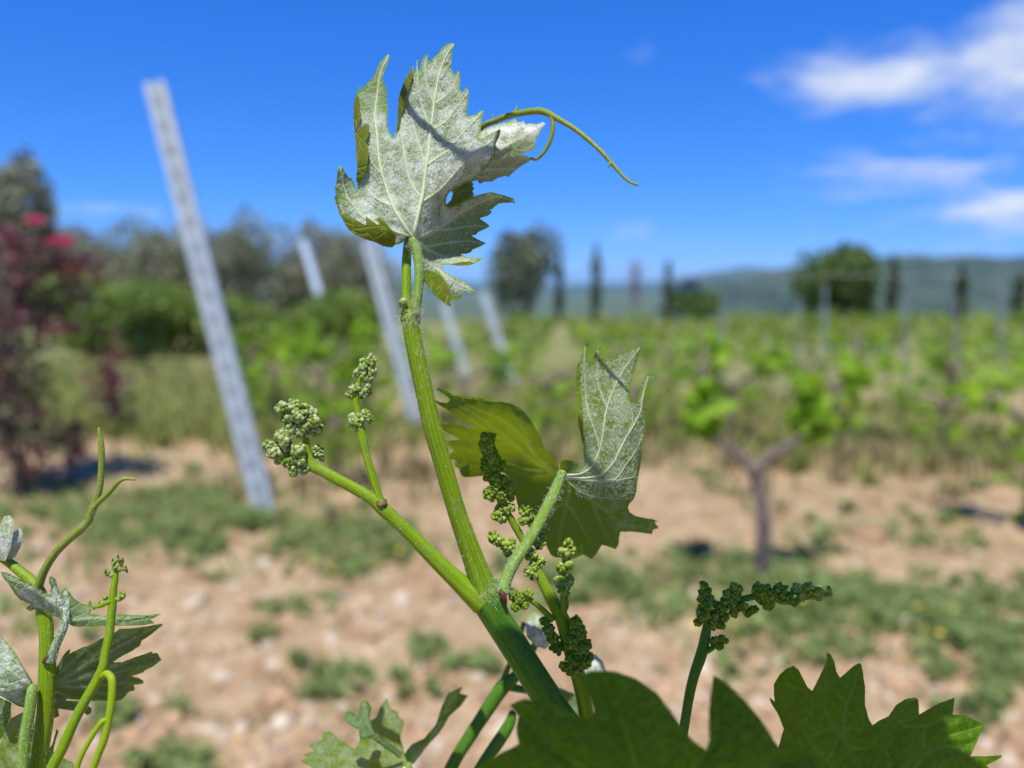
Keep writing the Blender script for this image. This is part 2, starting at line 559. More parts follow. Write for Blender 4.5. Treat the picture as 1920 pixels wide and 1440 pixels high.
M_felt = leaf_mat('leaf_felted', (.11, .17, .05), (.62, .67, .585), .92, (.085, .135, .004), (.13, .105, .006), (.22, .34, .03), (.62, .70, .40), (.12, .22, .02), tfac=.22, scale=1500, bump=.5)
M_under = leaf_mat('leaf_lower_felt', (.08, .155, .015), (.50, .57, .42), .55, (.11, .19, .012), (.15, .19, .012), (.31, .385, .002), (.36, .43, .17), (.12, .24, .015), tfac=.46, scale=1500, bump=.45)
M_bottom = leaf_mat('leaf_glossy_top', (.07, .13, .02), (.5, .6, .45), .25, (.05, .125, .002), (.085, .175, .003), (.26, .42, .002), (.5, .6, .3), (.07, .17, .008), tfac=.28, scale=420, gloss=.5, bump=.3)
M_side = leaf_mat('leaf_dull_underside', (.065, .10, .020), (.42, .50, .36), .22, (.07, .14, .012), (.10, .16, .012), (.20, .27, .02), (.40, .48, .24), (.12, .22, .02), tfac=.38, scale=1200)
M_white = leaf_mat('young_leaf_white', (.16, .21, .08), (.70, .71, .66), 1.0, (.16, .20, .02), (.20, .22, .03), (.5, .55, .3), (.7, .72, .6), (.16, .24, .03), tfac=.2, scale=1200, edge_amt=.55)
M_vein = stem_mat('vein_pale', (.40, .48, .25), (.52, .58, .38), fuzz=.5, rough=.7)
M_vein_top = stem_mat('vein_top', (.15, .28, .04), (.22, .36, .08), fuzz=.0, rough=.5)
M_stem = stem_mat('shoot_green', (.125, .225, .0), (.25, .345, .004), fuzz=.08, rough=.4)
M_cane = stem_mat('cane_green', (.045, .14, .006), (.09, .21, .012), fuzz=.06, rough=.45, speck=(.012, .02, .01))
M_pet = stem_mat('petiole_green', (.12, .23, .008), (.27, .37, .08), fuzz=.28, rough=.6)
M_petg = stem_mat('petiole_grey', (.10, .17, .06), (.32, .40, .24), fuzz=.9, rough=.7)
M_tend = stem_mat('tendril', (.16, .20, .012), (.26, .32, .05), fuzz=.15, rough=.4)
M_tend2 = stem_mat('tendril_lit', (.20, .30, .005), (.30, .38, .01), fuzz=.05, rough=.4)  # brighter, yellower copy of the tendril green; sunlight put into the colour
M_red = plain_mat('red_stipule', (.16, .012, .02), (.06, .03, .015), 900, .5)
M_brown = plain_mat('brown_tip', (.07, .04, .015), (.16, .11, .03), 900, .6)
M_hair = plain_mat('plant_hair', (.50, .54, .44), (.62, .64, .55), 50, .6, trans=(.7, .72, .6), tfac=.3)


def bud_mat(name, a, b, white):
    m, nt = new_mat(name)
    tcn = nd(nt, 'ShaderNodeTexCoord').outputs['Object']
    av = nd(nt, 'ShaderNodeAttribute', attribute_name='shade').outputs['Fac']
    n1 = nd(nt, 'ShaderNodeTexNoise', {'Vector': tcn, 'Scale': 1100.0, 'Detail': 2.0, 'Distortion': 1.0}).outputs[0]
    col = mixc(nt, av, a, b)
    col = mixc(nt, math_n(nt, 'MULTIPLY', ramp(nt, math_n(nt, 'ADD', n1, math_n(nt, 'MULTIPLY', av, .12)), .52, .68), white), col, (.70, .70, .55))
    pr = nd(nt, 'ShaderNodeBsdfPrincipled', {'Base Color': col, 'Roughness': .65, 'Specular IOR Level': .08, 'Subsurface Weight': .15, 'Subsurface Radius': (.0006, .001, .0002), 'Subsurface Scale': 1.0})
    finish(nt, pr.outputs[0])
    return m


M_bud = bud_mat('flower_buds', (.10, .175, .004), (.24, .32, .02), .2)
M_budw = bud_mat('flower_buds_woolly', (.085, .155, .006), (.22, .295, .04), .36)
M_bud_shade = bud_mat('flower_buds_shaded', (.085, .145, .003), (.18, .26, .008), .08)  # darker copy of the bud colours; shade on these clusters is put in

# ------------------------------------------------------------------ ground
m, nt = new_mat('sandy_soil')
tcn = nd(nt, 'ShaderNodeTexCoord').outputs['Object']
sp = nd(nt, 'ShaderNodeSeparateXYZ', {0: tcn})
nb = nd(nt, 'ShaderNodeTexNoise', {'Vector': tcn, 'Scale': .9, 'Detail': 6.0, 'Roughness': .65}).outputs[0]
nm = nd(nt, 'ShaderNodeTexNoise', {'Vector': tcn, 'Scale': 7.0, 'Detail': 5.0, 'Roughness': .7}).outputs[0]
nf = nd(nt, 'ShaderNodeTexNoise', {'Vector': tcn, 'Scale': 45.0, 'Detail': 4.0, 'Roughness': .7}).outputs[0]
soil = mixc(nt, ramp(nt, nm, .3, .7), (.335, .215, .105), (.53, .395, .235))
soil = mixc(nt, math_n(nt, 'MULTIPLY', ramp(nt, nf, .45, .75), .45), soil, (.27, .18, .105))
np_ = nd(nt, 'ShaderNodeTexNoise', {'Vector': tcn, 'Scale': 3.2, 'Detail': 6.0, 'Roughness': .72, 'Distortion': .8}).outputs[0]
soil = mixc(nt, math_n(nt, 'MULTIPLY', ramp(nt, np_, .54, .70), .75), soil, (.17, .135, .085))
soil = mixc(nt, math_n(nt, 'MULTIPLY', ramp(nt, np_, .50, .36), .5), soil, (.60, .46, .285))
gcol = mixc(nt, ramp(nt, nf, .3, .7), (.14, .165, .045), (.32, .305, .13))
gd = math_n(nt, 'ADD', math_n(nt, 'MULTIPLY', sp.outputs[1], .065), math_n(nt, 'ADD', math_n(nt, 'MULTIPLY', nb, 1.1), math_n(nt, 'MULTIPLY', nm, .5)))
gfac = ramp(nt, gd, 1.06, 1.42)
col = mixc(nt, gfac, soil, gcol)
far = ramp(nt, sp.outputs[1], 20.0, 90.0)
col = mixc(nt, far, col, mixc(nt, nb, (.055, .085, .045), (.11, .135, .07)))
bmp = nd(nt, 'ShaderNodeBump', {'Strength': .9, 'Distance': .06, 'Height': math_n(nt, 'ADD', nm, math_n(nt, 'MULTIPLY', nf, .4))})
pr = nd(nt, 'ShaderNodeBsdfPrincipled', {'Base Color': col, 'Roughness': .95, 'Specular IOR Level': .1, 'Normal': bmp.outputs[0]})
finish(nt, pr.outputs[0])
M_soil = m


def ground_z(x, y):
    x = np.asarray(x, float); y = np.asarray(y, float)
    r = np.maximum(0, y - 75)
    z = -np.minimum(r * .06, 55.0) - .032 * np.clip(y - 7, 0, 68)
    near = np.exp(-((y - 3) / 14) ** 2)
    return z + near * .018 * vnoise(x, y, 1.1, 3) + near * .03 * vnoise(x, y, 4.0, 8) - .02


ys = np.concatenate([np.linspace(-12, 1, 14), np.linspace(1.3, 9, 60), np.linspace(9.5, 40, 50), np.linspace(42, 220, 40), np.geomspace(240, 30000, 30)])
xu = np.concatenate([-np.geomspace(30000, 12, 34), np.linspace(-11, 11, 100), np.geomspace(12, 30000, 34)])
gx, gy = np.meshgrid(xu, ys)
gv = np.stack([gx.ravel(), gy.ravel(), ground_z(gx, gy).ravel()], 1)
ny, nx = gx.shape
idx = np.arange(ny * nx).reshape(ny, nx)
gf = np.stack([idx[:-1, :-1].ravel(), idx[:-1, 1:].ravel(), idx[1:, 1:].ravel(), idx[1:, :-1].ravel()], 1)
part('ground', gv, gf, M_soil, kind='structure', label='sandy tan vineyard soil with weeds reaching the horizon')


def gpt(x, y):
    """ground point seen at a picture position"""
    p = G(float(x), float(y))
    p[2] = float(ground_z(p[0], p[1]))
    return p


# hills
def hill(name, mat, xs, dist, depth, prof, base, label):
    """a ridge running across the view: prof(x) gives crest height"""
    n = 90; mrow = 14
    X = np.linspace(xs[0], xs[1], n)
    V = []
    for j in range(mrow):
        t = j / (mrow - 1)
        sh = math.sin(t * math.pi) ** .8
        yy = dist - depth / 2 + depth * t
        V.append(np.stack([X * (1 + .12 * (t - .5)), np.full(n, yy) + 0.04 * depth * vnoise(X, X * 0 + t * 900, 900, 2), base + (prof(X) - base) * sh * (1 + .07 * vnoise(X, X * 0 + t * 700, 420, 4))], 1))
    V = np.concatenate(V)
    ii = np.arange(n * mrow).reshape(mrow, n)
    F = np.stack([ii[:-1, :-1].ravel(), ii[:-1, 1:].ravel(), ii[1:, 1:].ravel(), ii[1:, :-1].ravel()], 1)
    return part(name, V, F, mat, kind='structure', label=label)


M_hill = plain_mat('hill_scrub', (.014, .030, .018), (.06, .085, .040), .016, .95, 7.0, lo=.38, hi=.62)
hill('hill', M_hill, (520, 4200), 2300, 900, lambda X: 20 + 70 * np.clip((X - 700) / 420, 0, 1) ** .7 + 7 * vnoise(X, 0 * X, 500, 6), -70, 'long dark green wooded hill at the right horizon')
hill('hill', M_hill, (300, 1900), 1500, 600, lambda X: -42 + 26 * np.clip((X - 420) / 500, 0, 1) + 5 * vnoise(X, 0 * X, 300, 9), -70, 'low green rise in front of the long wooded hill')
hill('hill', M_hill, (-400, 6500), 7000, 2200, lambda X: 10 + 120 * np.exp(-((X - 2050) / 520) ** 2) + 70 * np.exp(-((X - 2900) / 700) ** 2) + 40 * np.clip((X - 1200) / 4000, 0, 1) + 10 * vnoise(X, 0 * X, 900, 1), -80, 'far pale blue mountain beyond the plain')
hill('hill', M_hill, (-6500, 500), 8000, 2200, lambda X: 5 + 45 * np.exp(-((X + 2000) / 1600) ** 2) + 8 * vnoise(X, 0 * X, 900, 7), -80, 'far faint blue hills behind the olive trees')


# ------------------------------------------------------------------ leaf clouds for everything far away
VINE_LEAF = np.array([(0, -.05), (.22, -.28), (.42, -.1), (.30, .05), (.55, .28), (.30, .36), (.24, .5), (0, .8), (-.24, .5), (-.30, .36), (-.55, .28), (-.30, .05), (-.42, -.1), (-.22, -.28)])
LANCE = np.array([(0, -.5), (.14, -.1), (.10, .25), (0, .55), (-.10, .25), (-.14, -.1)])
OVAL = np.array([(0, -.5), (.26, -.28), (.34, .05), (.2, .38), (0, .55), (-.2, .38), (-.34, .05), (-.26, -.28)])


def leaf_cloud(pos, size, rng, shape=VINE_LEAF, up=.5, droop=.25, vary=.45):
    """one mesh of many separate leaves; returns verts, tri faces, shade attribute"""
    pos = np.asarray(pos, float)
    n = len(pos); m = len(shape)
    nrm = rng.normal(0, 1, (n, 3)); nrm[:, 2] = np.abs(nrm[:, 2]) + up
    nrm /= np.linalg.norm(nrm, axis=1)[:, None]
    t = rng.normal(0, 1, (n, 3)); t -= nrm * (t * nrm).sum(1)[:, None]
    t /= np.linalg.norm(t, axis=1)[:, None]
    b = np.cross(nrm, t)
    s = size * (1 + vary * rng.uniform(-1, 1, n))
    loc = shape[None] * s[:, None, None]
    bend = -(shape[:, 0] ** 2 + .6 * shape[:, 1] ** 2)[None] * s[:, None] * droop * 2
    v = pos[:, None] + loc[..., 0:1] * b[:, None] + loc[..., 1:2] * t[:, None] + bend[..., None] * nrm[:, None]
    cen = pos[:, None] + nrm[:, None] * 0
    V = np.concatenate([cen, v], 1).reshape(-1, 3)
    k = np.arange(m)
    tri = np.stack([np.zeros(m, int), 1 + k, 1 + (k + 1) % m], 1)
    F = (tri[None] + (np.arange(n) * (m + 1))[:, None, None]).reshape(-1, 3)
    sh = np.repeat(rng.uniform(0, 1, n), m + 1)
    return V, F, sh


def blob_points(rng, n, c, r, hollow=.55):
    d = rng.normal(0, 1, (n, 3)); d /= np.linalg.norm(d, axis=1)[:, None]
    rad = (hollow ** 3 + (1 - hollow ** 3) * rng.uniform(0, 1, n)) ** (1 / 3)
    return np.asarray(c) + d * rad[:, None] * np.asarray(r)


M_bark = plain_mat('bark_grey_brown', (.075, .058, .045), (.20, .165, .13), 30, .9, bump=.6, bdist=.01)
M_vinebark = plain_mat('vine_bark', (.075, .055, .045), (.22, .175, .145), 60, .9, bump=.8, bdist=.006)
M_vineleaf = plain_mat('vine_foliage', (.07, .17, .006), (.34, .52, .05), 3, .55, attr='shade', trans=(.40, .62, .02), tfac=.42, spec=.12)
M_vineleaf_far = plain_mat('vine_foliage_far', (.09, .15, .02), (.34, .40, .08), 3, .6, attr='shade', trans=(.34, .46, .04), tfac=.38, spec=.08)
M_olive = plain_mat('olive_foliage', (.105, .12, .06), (.33, .335, .205), 3, .6, attr='shade')
M_shrub = plain_mat('shrub_foliage', (.10, .16, .03), (.28, .36, .08), 3, .5, attr='shade', trans=(.30, .42, .06), tfac=.35)
M_cyp = plain_mat('cypress_foliage', (.04, .065, .03), (.11, .145, .07), 3, .7, attr='shade')
M_pine = plain_mat('tree_foliage', (.06, .085, .045), (.18, .21, .12), 3, .6, attr='shade')
M_green = plain_mat('broadleaf_foliage', (.045, .085, .018), (.15, .22, .05), 3, .6, attr='shade', trans=(.1, .2, .02), tfac=.2)
M_rose = plain_mat('rose_foliage', (.075, .025, .035), (.24, .10, .11), 3, .45, attr='shade', trans=(.30, .06, .09), tfac=.35)
M_rosegreen = plain_mat('rose_foliage_green', (.05, .075, .025), (.13, .14, .06), 3, .45, attr='shade', trans=(.14, .16, .04), tfac=.25)
M_pink = plain_mat('rose_petal', (.60, .015, .19), (.78, .06, .34), 60, .5, trans=(.7, .05, .18), tfac=.3)
M_twig = plain_mat('bare_twigs', (.16, .13, .14), (.30, .26, .27), 10, .9)
M_steel = plain_mat('galvanized_steel', (.32, .37, .385), (.45, .50, .51), 26, .5, metal=.2, spec=.5, bump=.15, bdist=.002)
M_steel_old = plain_mat('weathered_steel', (.17, .20, .21), (.27, .30, .31), 26, .6, metal=.2)
M_steel_dark = plain_mat('steel_notch', (.15, .17, .18), (.25, .27, .28), 40, .6, metal=.4)
M_white_cap = plain_mat('pale_post_sleeve', (.42, .52, .64), (.55, .64, .74), 20, .6)
M_wire = plain_mat('wire', (.16, .17, .18), (.25, .26, .27), 90, .4, metal=.8)
M_grass = plain_mat('weed_blades', (.10, .165, .05), (.30, .36, .13), 4, .6, attr='shade', trans=(.28, .38, .10), tfac=.4, spec=.08)
M_meadow = plain_mat('meadow_grass', (.16, .20, .045), (.38, .39, .14), 4, .6, attr='shade', trans=(.34, .38, .09), tfac=.4, spec=.06)
M_straw = plain_mat('dry_grass', (.26, .21, .10), (.42, .36, .19), 4, .8, attr='shade', trans=(.3, .25, .1), tfac=.3)
M_yellow = plain_mat('yellow_flowers', (.62, .44, .02), (.75, .60, .06), 40, .6, attr='shade')
M_stone = plain_mat('limestone', (.36, .27, .18), (.60, .50, .37), 18, .9, bump=.5, bdist=.01)


def tree(name, base, label, cat, mat, crown_fn, trunk_r, trunk_h, leaf, n, seed, shape=OVAL, group=None, limbs=5, up=.0):
    rng = np.random.RandomState(seed)
    base = np.array(base, float)
    t = thing(name, base, label, cat, group)
    pts = crown_fn(rng, n) + base
    V, F, sh = leaf_cloud(pts, leaf, rng, shape, up)
    o = part('crown', V, F, mat, t, attrs={'shade': sh}, smooth=False)
    g = Geo()
    h = trunk_h
    q = catmull([(0, 0, -.1), (.08 * h * rng.uniform(-1, 1), .05 * h, h * .5), (.1 * h * rng.uniform(-1, 1), 0, h)], 5)
    g.tube(q + base, np.linspace(trunk_r, trunk_r * .55, len(q)), 8)
    top = q[-1] + base
    sel = pts[rng.choice(len(pts), limbs)]
    for s_ in sel:
        l = catmull([top - (0, 0, h * .15), (top + s_) / 2 + rng.normal(0, .12, 3), s_], 5)
        g.tube(l, np.linspace(trunk_r * .5, trunk_r * .12, len(l)), 6)
    g.out('trunk', M_bark, t)
    return t


def lumpy(radius, height, z0, lumps=7, seed=0, squeeze=1.0):
    """crown made of several overlapping lumps, so that its outline stays uneven"""
    def f(rng, n):
        cs = []
        for i in range(lumps):
            a = rng.uniform(0, 6.28); r = radius * rng.uniform(.15, .62)
            cs.append(((math.cos(a) * r, math.sin(a) * r * squeeze, z0 + height * rng.uniform(.25, .8)), np.array((radius * rng.uniform(.35, .6),) * 2 + (height * rng.uniform(.2, .38),))))
        per = n // lumps
        return np.concatenate([blob_points(rng, per, c, r) for c, r in cs])
    return f


def spire(radius, height):
    def f(rng, n):
        z = rng.uniform(0, 1, n) ** 1.1
        r = radius * np.minimum(1, 3.2 * (1 - z)) * (.72 + .28 * np.sin(z * 17 + rng.uniform(0, 6))) * np.sqrt(rng.uniform(.3, 1, n))
        a = rng.uniform(0, 6.283, n)
        return np.stack([np.cos(a) * r, np.sin(a) * r, .1 + z * height], 1)
    return f


def far_base(px, dist):
    x = (px - 960) / FPX * dist
    return np.array((x, dist, float(ground_z(x, dist))))


def top_height(py, dist):
    """height above z=0 of what is seen at picture row py at this distance"""
    a = PITCH + math.atan((py - 720) / FPX)
    return CAM_H - dist * math.tan(a)


# olive grove on the left
ol = [(20, 17, 270, 85, 'tall silvery olive tree at the far left above the rose bush'),
      (140, 26, 388, 84, 'grey green olive tree just right of the tall olive'),
      (228, 29, 396, 80, 'olive tree behind the leaning steel post, left of it'),
      (310, 27, 404, 76, 'small olive tree close behind the top of the leaning post'),
      (385, 31, 398, 70, 'olive tree half hidden behind the leaning steel post'),
      (455, 27, 390, 80, 'broad olive tree just right of the leaning steel post'),
      (535, 29, 394, 76, 'olive tree beside the bluish post stump, left of it'),
      (610, 31, 402, 72, 'olive tree behind the bluish post stump, right of it'),
      (680, 26, 408, 80, 'dark olive tree behind the big silvery leaf')]
for i, (px, dist, py, wpx, lab) in enumerate(ol):
    b = far_base(px, dist)
    h = top_height(py + 14, dist) - b[2]
    r = wpx / FPX * dist
    tree('olive_tree', b, lab, 'tree', M_olive, lumpy(r * 1.2, h * .95, h * .02, 12, squeeze=.7), .16, h * .35, .14, 5600, 40 + i, LANCE * 1.5, 'olive grove', 6)

# hedge of green shrubs in front of the grove
shr = [(165, 13.0, 505, 74), (258, 12.0, 528, 70), (345, 14.2, 520, 66), (455, 13.5, 538, 76), (560, 12.8, 556, 70), (655, 14.2, 540, 72)]
sl_ = ['leftmost green shrub of the hedge, behind the rose bush', 'dense green shrub left of the leaning steel post', 'green shrub behind the middle of the leaning steel post',
       'green shrub just right of the leaning steel post', 'green shrub below the bluish post stump', 'green shrub left of the main vine stem']
for i, (px, dist, py, wpx) in enumerate(shr):
    b = far_base(px, dist)
    h = top_height(py, dist) - b[2]
    r = wpx / FPX * dist
    tree('shrub', b, sl_[i], 'shrub', M_shrub, lumpy(r * 1.25, h * .95, 0.0, 8, squeeze=.8), .04, h * .4, .11, 2200, 70 + i, OVAL, 'hedge of shrubs', 4)

# trees on the skyline
far_trees = [('bushy_tree', 985, 46, 436, 62, M_pine, 'bushy grey green tree on the skyline above the vines'),
             ('bushy_tree', 1575, 36, 425, 78, M_green, 'round green tree on the skyline at the right'),
             ('bushy_tree', 1300, 58, 545, 44, M_green, 'low wide green tree between the cypresses on the skyline')]
for i, (nm_, px, dist, py, wpx, mt, lab) in enumerate(far_trees):
    b = far_base(px, dist)
    h = top_height(py, dist) - b[2]
    r = wpx / FPX * dist
    tree(nm_, b, lab, 'tree', mt, lumpy(r * 1.2, h * .95, h * .05, 9, squeeze=.8), .2, h * .4, .26, 3600, 90 + i, OVAL, None, 6)
cyp = [(1048, 48, 470, 9, 'slim dark cypress beside the bushy grey green tree'), (1116, 50, 458, 13, 'tall slim cypress standing alone near the middle of the skyline'),
       (1250, 55, 488, 11, 'small pointed cypress above the pale sea gap'), (1518, 38, 490, 13, 'cypress at the left side of the round green tree'),
       (1668, 38, 484, 14, 'cypress at the right side of the round green tree'), (1796, 38, 500, 13, 'cypress in front of the long wooded hill'),
       (1905, 38, 515, 13, 'rightmost cypress on the skyline, cut by the picture edge'), (1630, 56, 530, 13, 'short dark cypress close behind the round green tree')]
for i, (px, dist, py, wpx, lab) in enumerate(cyp):
    b = far_base(px, dist)
    h = top_height(py, dist) - b[2]
    tree('cypress_tree', b, lab, 'tree', M_cyp, spire(wpx / FPX * dist, h), .12, h * .3, .20, 1100, 120 + i, OVAL, 'cypresses on the skyline', 2)
# leafless tree
b = far_base(1190, 48)
t = thing('bare_tree', b, 'thin leafless purplish grey tree between two cypresses', 'tree')
rng = np.random.RandomState(5)
h = top_height(462, 48) - b[2]
g = Geo(); g.tube(np.linspace(b - (0, 0, .1), b + (0, 0, h * .75), 6), np.linspace(.09, .03, 6), 6); g.out('trunk', M_twig, t)
g = Geo()
for i in range(95):
    z0 = rng.uniform(.2, .75) * h; a = rng.uniform(0, 6.28); L = rng.uniform(.5, 1.1) * (1.1 - z0 / h * .6)
    s0 = b + (0, 0, z0); e0 = s0 + np.array((math.cos(a) * L * .8, math.sin(a) * L * .8, L * 1.2))
    g.tube(catmull([s0, (s0 + e0) / 2 + rng.normal(0, .06, 3), e0], 3), np.linspace(.022, .008, 7), 4)
g.out('branches', M_twig, t)

# ------------------------------------------------------------------ vine rows
ROW = np.array((.955, -.296, 0.0)); ROW /= np.linalg.norm(ROW)       # direction along the rows
NRM = np.array((-ROW[1], ROW[0], 0))
ANG = math.atan2(ROW[1], ROW[0])


def vine_proto(seed, n_leaf, trunk_h=.40, leaf=.085, mat=None, spread=.42):
    """one grapevine with its head at the origin; returns list of (part name, mesh)"""
    rng = np.random.RandomState(seed)
    out = []
    g = Geo()
    q = catmull([(0, 0, -.05), (rng.uniform(-.03, .03), .02, trunk_h * .45), (rng.uniform(-.02, .02), -.02, trunk_h * .8), (0, 0, trunk_h)], 5)
    rr = np.linspace(.034, .024, len(q)) * (1 + .12 * rng.uniform(-1, 1, len(q)))
    g.tube(q, rr, 9, ribs=4, amp=.08)
    out.append(('trunk', mesh_data('trunk', np.concatenate(g.v), g.f, M_vinebark)))
    ends = []
    for s_ in (-1, 1):
        g = Geo()
        e = np.array((s_ * rng.uniform(.22, .34), rng.uniform(-.03, .03), trunk_h + rng.uniform(.06, .16)))
        q = catmull([(0, 0, trunk_h - .03), (s_ * .09, .01, trunk_h + .05), e], 5)
        g.tube(q, np.linspace(.022, .012, len(q)), 8)
        out.append(('arm', mesh_data('arm', np.concatenate(g.v), g.f, M_vinebark)))
        ends.append(e)
    pts = []
    g = Geo()
    for e in ends:
        for k in range(4):
            st = e * (1 - .28 * k) + (0, 0, .02) if k else e
            tip = st + np.array((rng.uniform(-.16, .16), rng.uniform(-.12, .12), rng.uniform(.08, .27)))
            q = catmull([st, (st + tip) / 2 + rng.normal(0, .03, 3), tip], 4)
            g.tube(q, np.linspace(.006, .003, len(q)), 5)
            m_ = n_leaf // 8
            tt = rng.uniform(0, 1, m_)
            pts.append(st + (tip - st) * tt[:, None] + rng.normal(0, .055, (m_, 3)))
        pts.append(e + rng.normal(0, 1, (n_leaf // 6, 3)) * (.075, .075, .06) + (0, 0, .03))
    out.append(('shoots', mesh_data('shoots', np.concatenate(g.v), g.f, M_stem), 'stuff'))
    V, F, sh = leaf_cloud(np.concatenate(pts), leaf, rng, VINE_LEAF, up=.25, droop=.3)
    out.append(('foliage', mesh_data('foliage', V, F, mat or M_vineleaf, attrs={'shade': sh}, smooth=False)))
    return out


def place_vine(proto, loc, rz, s, label, group):
    t = thing('grapevine', loc, label, 'vine', group, rz)
    t.scale = (s, s, s)
    for nm_, me, *kd in proto:
        o = bpy.data.objects.new(nm_, me)
        COL.objects.link(o)
        o.parent = t
        if kd: o['kind'] = kd[0]
    return t


near_p = [vine_proto(s_, 74, trunk_h=.46, leaf=.075) for s_ in (1, 2, 3)]
far_p = [vine_proto(s_ + 10, 46, trunk_h=.46, leaf=.10, mat=M_vineleaf_far) for s_ in range(4)]

# the vine with the forked trunk, in full view
b = gpt(1428, 1062)
vs = vine_proto(21, 10, trunk_h=.36)
t = thing('grapevine', b, 'grapevine with bare forked trunk and two bright leafy ends', 'vine')
g = Geo()
q = catmull([gpt(1425, 1075), P(1432, 1000, b[1]), P(1425, 930, b[1]), P(1412, 880, b[1])], 6)
g.tube(q, np.linspace(.030, .022, len(q)) * (1 + .1 * np.sin(np.arange(len(q)) * 1.7)), 10, ribs=3, amp=.1)
g.out('trunk', M_vinebark, t)
ends = []
for pl in ([(1414, 890), (1388, 856), (1354, 830), (1325, 806)], [(1412, 888), (1440, 858), (1482, 834), (1518, 806)]):
    g = Geo()
    q = catmull([P(x, y, b[1] - .01) for x, y in pl], 6)
    g.tube(q, np.linspace(.021, .013, len(q)), 9, ribs=3, amp=.1)
    g.out('arm', M_vinebark, t)
    ends.append(q[-1])
rng = np.random.RandomState(77)
for (pl, nleaf) in (([(1318, 788, 26, 74), (1324, 740, 22, 28), (1338, 660, 20, 12)], 1), ([(1525, 788, 25, 66), (1512, 725, 22, 18), (1598, 705, 28, 18)], 1)):
    pts = np.concatenate([np.asarray(P(x, y, b[1])) + rng.normal(0, 1, (n_, 3)) * np.array((rx, rx, rx)) / FPX * b[1] * .55 for x, y, rx, n_ in pl])
    V, F, sh = leaf_cloud(pts, .06, rng, VINE_LEAF, up=.2)
    part('foliage', V, F, M_vineleaf, t, attrs={'shade': sh}, smooth=False)

row1_end = gpt(495, 955)
row2_end = gpt(782, 805)
row_sp = abs((row2_end - row1_end) @ NRM)
k = 0
# rest of the first row: a vine cut by the right picture edge
t = place_vine(near_p[0], gpt(1935, 985), ANG, 1.0, 'leafy grapevine cut by the right picture edge', None)
p = row1_end + ROW * .75
place_vine(near_p[2], gpt(632, 905) * (1, 1, 0), ANG + .3, .72, 'dark leafy grapevine beside the foot of the leaning steel post', None)
for (x_, y_, s_, k_, lab) in ((520, 800, .95, 1, 'leafy grapevine right of the middle of the leaning steel post'), (600, 812, 1.0, 0, 'dense grapevine left of the upper flower cluster'), (690, 800, .9, 2, 'grapevine between the upper flower cluster and main stem'),
                            (470, 735, 1.0, 2, 'grapevine farther back right of the leaning post'), (640, 730, 1.05, 1, 'bright grapevine farther back left of the main stem')):
    place_vine(near_p[k_], gpt(x_, y_), ANG + s_, s_, lab, 'vines behind the leaning post')
# second row
for i in range(9):
    p = row2_end + ROW * (.35 + .62 * i) + NRM * .05
    p[2] = float(ground_z(p[0], p[1]))
    place_vine(near_p[i % 3], p, ANG + (math.pi if i % 2 else 0), 0.86 + .1 * math.sin(i * 2.3), ('first', 'second', 'third', 'fourth', 'fifth', 'sixth', 'seventh', 'eighth', 'ninth')[i] + ' grapevine from the left in the bright second row', 'vines of the second row')
# further rows
rr_ = random.Random(4)
nrows = 9
for r_ in range(nrows):
    o0 = row2_end + NRM * row_sp * (r_ + 1) + ROW * (-.9 - .5 * r_)
    L = 8 + 3.4 * r_
    cnt = int(L / .95)
    for i in range(cnt):
        p = o0 + ROW * (i * .95 + rr_.uniform(-.1, .1))
        p[2] = float(ground_z(p[0], p[1]))
        pxx = 960 + FPX * p[0] / p[1]
        if pxx > 2000 or pxx < 480: continue
        pr_ = near_p[(i + r_) % 3] if r_ < 2 else far_p[(i * 3 + r_) % 4]
        place_vine(pr_, p, ANG + rr_.uniform(-.2, .2), 0.84 + rr_.uniform(-.14, .12), 'small leafy grapevine in the ' + ('third', 'fourth', 'fifth', 'sixth', 'seventh', 'eighth', 'ninth', 'tenth', 'eleventh')[r_] + ' vine row counted from the camera', 'vines of the distant rows')
# the rows beyond read as one green mass
rng = np.random.RandomState(8)
pts = []
for r_ in range(nrows, nrows + 3):
    o0 = row2_end + NRM * row_sp * (r_ + 1) * 1.0 + ROW * (.2 * r_)
    for i in range(int(10 + 3 * r_)):
        p = o0 + ROW * (i * .9)
        pxx = 960 + FPX * p[0] / p[1]
        if pxx > 2050 or pxx < 560: continue
        p[2] = float(ground_z(p[0], p[1]))
        pts.append(p + rng.normal(0, 1, (16, 3)) * (.25, .12, .13) + (0, 0, .55))
V, F, sh = leaf_cloud(np.concatenate(pts), .17, rng, OVAL, up=.5)
part('far_vine_rows', V, F, M_vineleaf_far, kind='stuff', attrs={'shade': sh}, smooth=False, label='far vine rows blending into one green band')


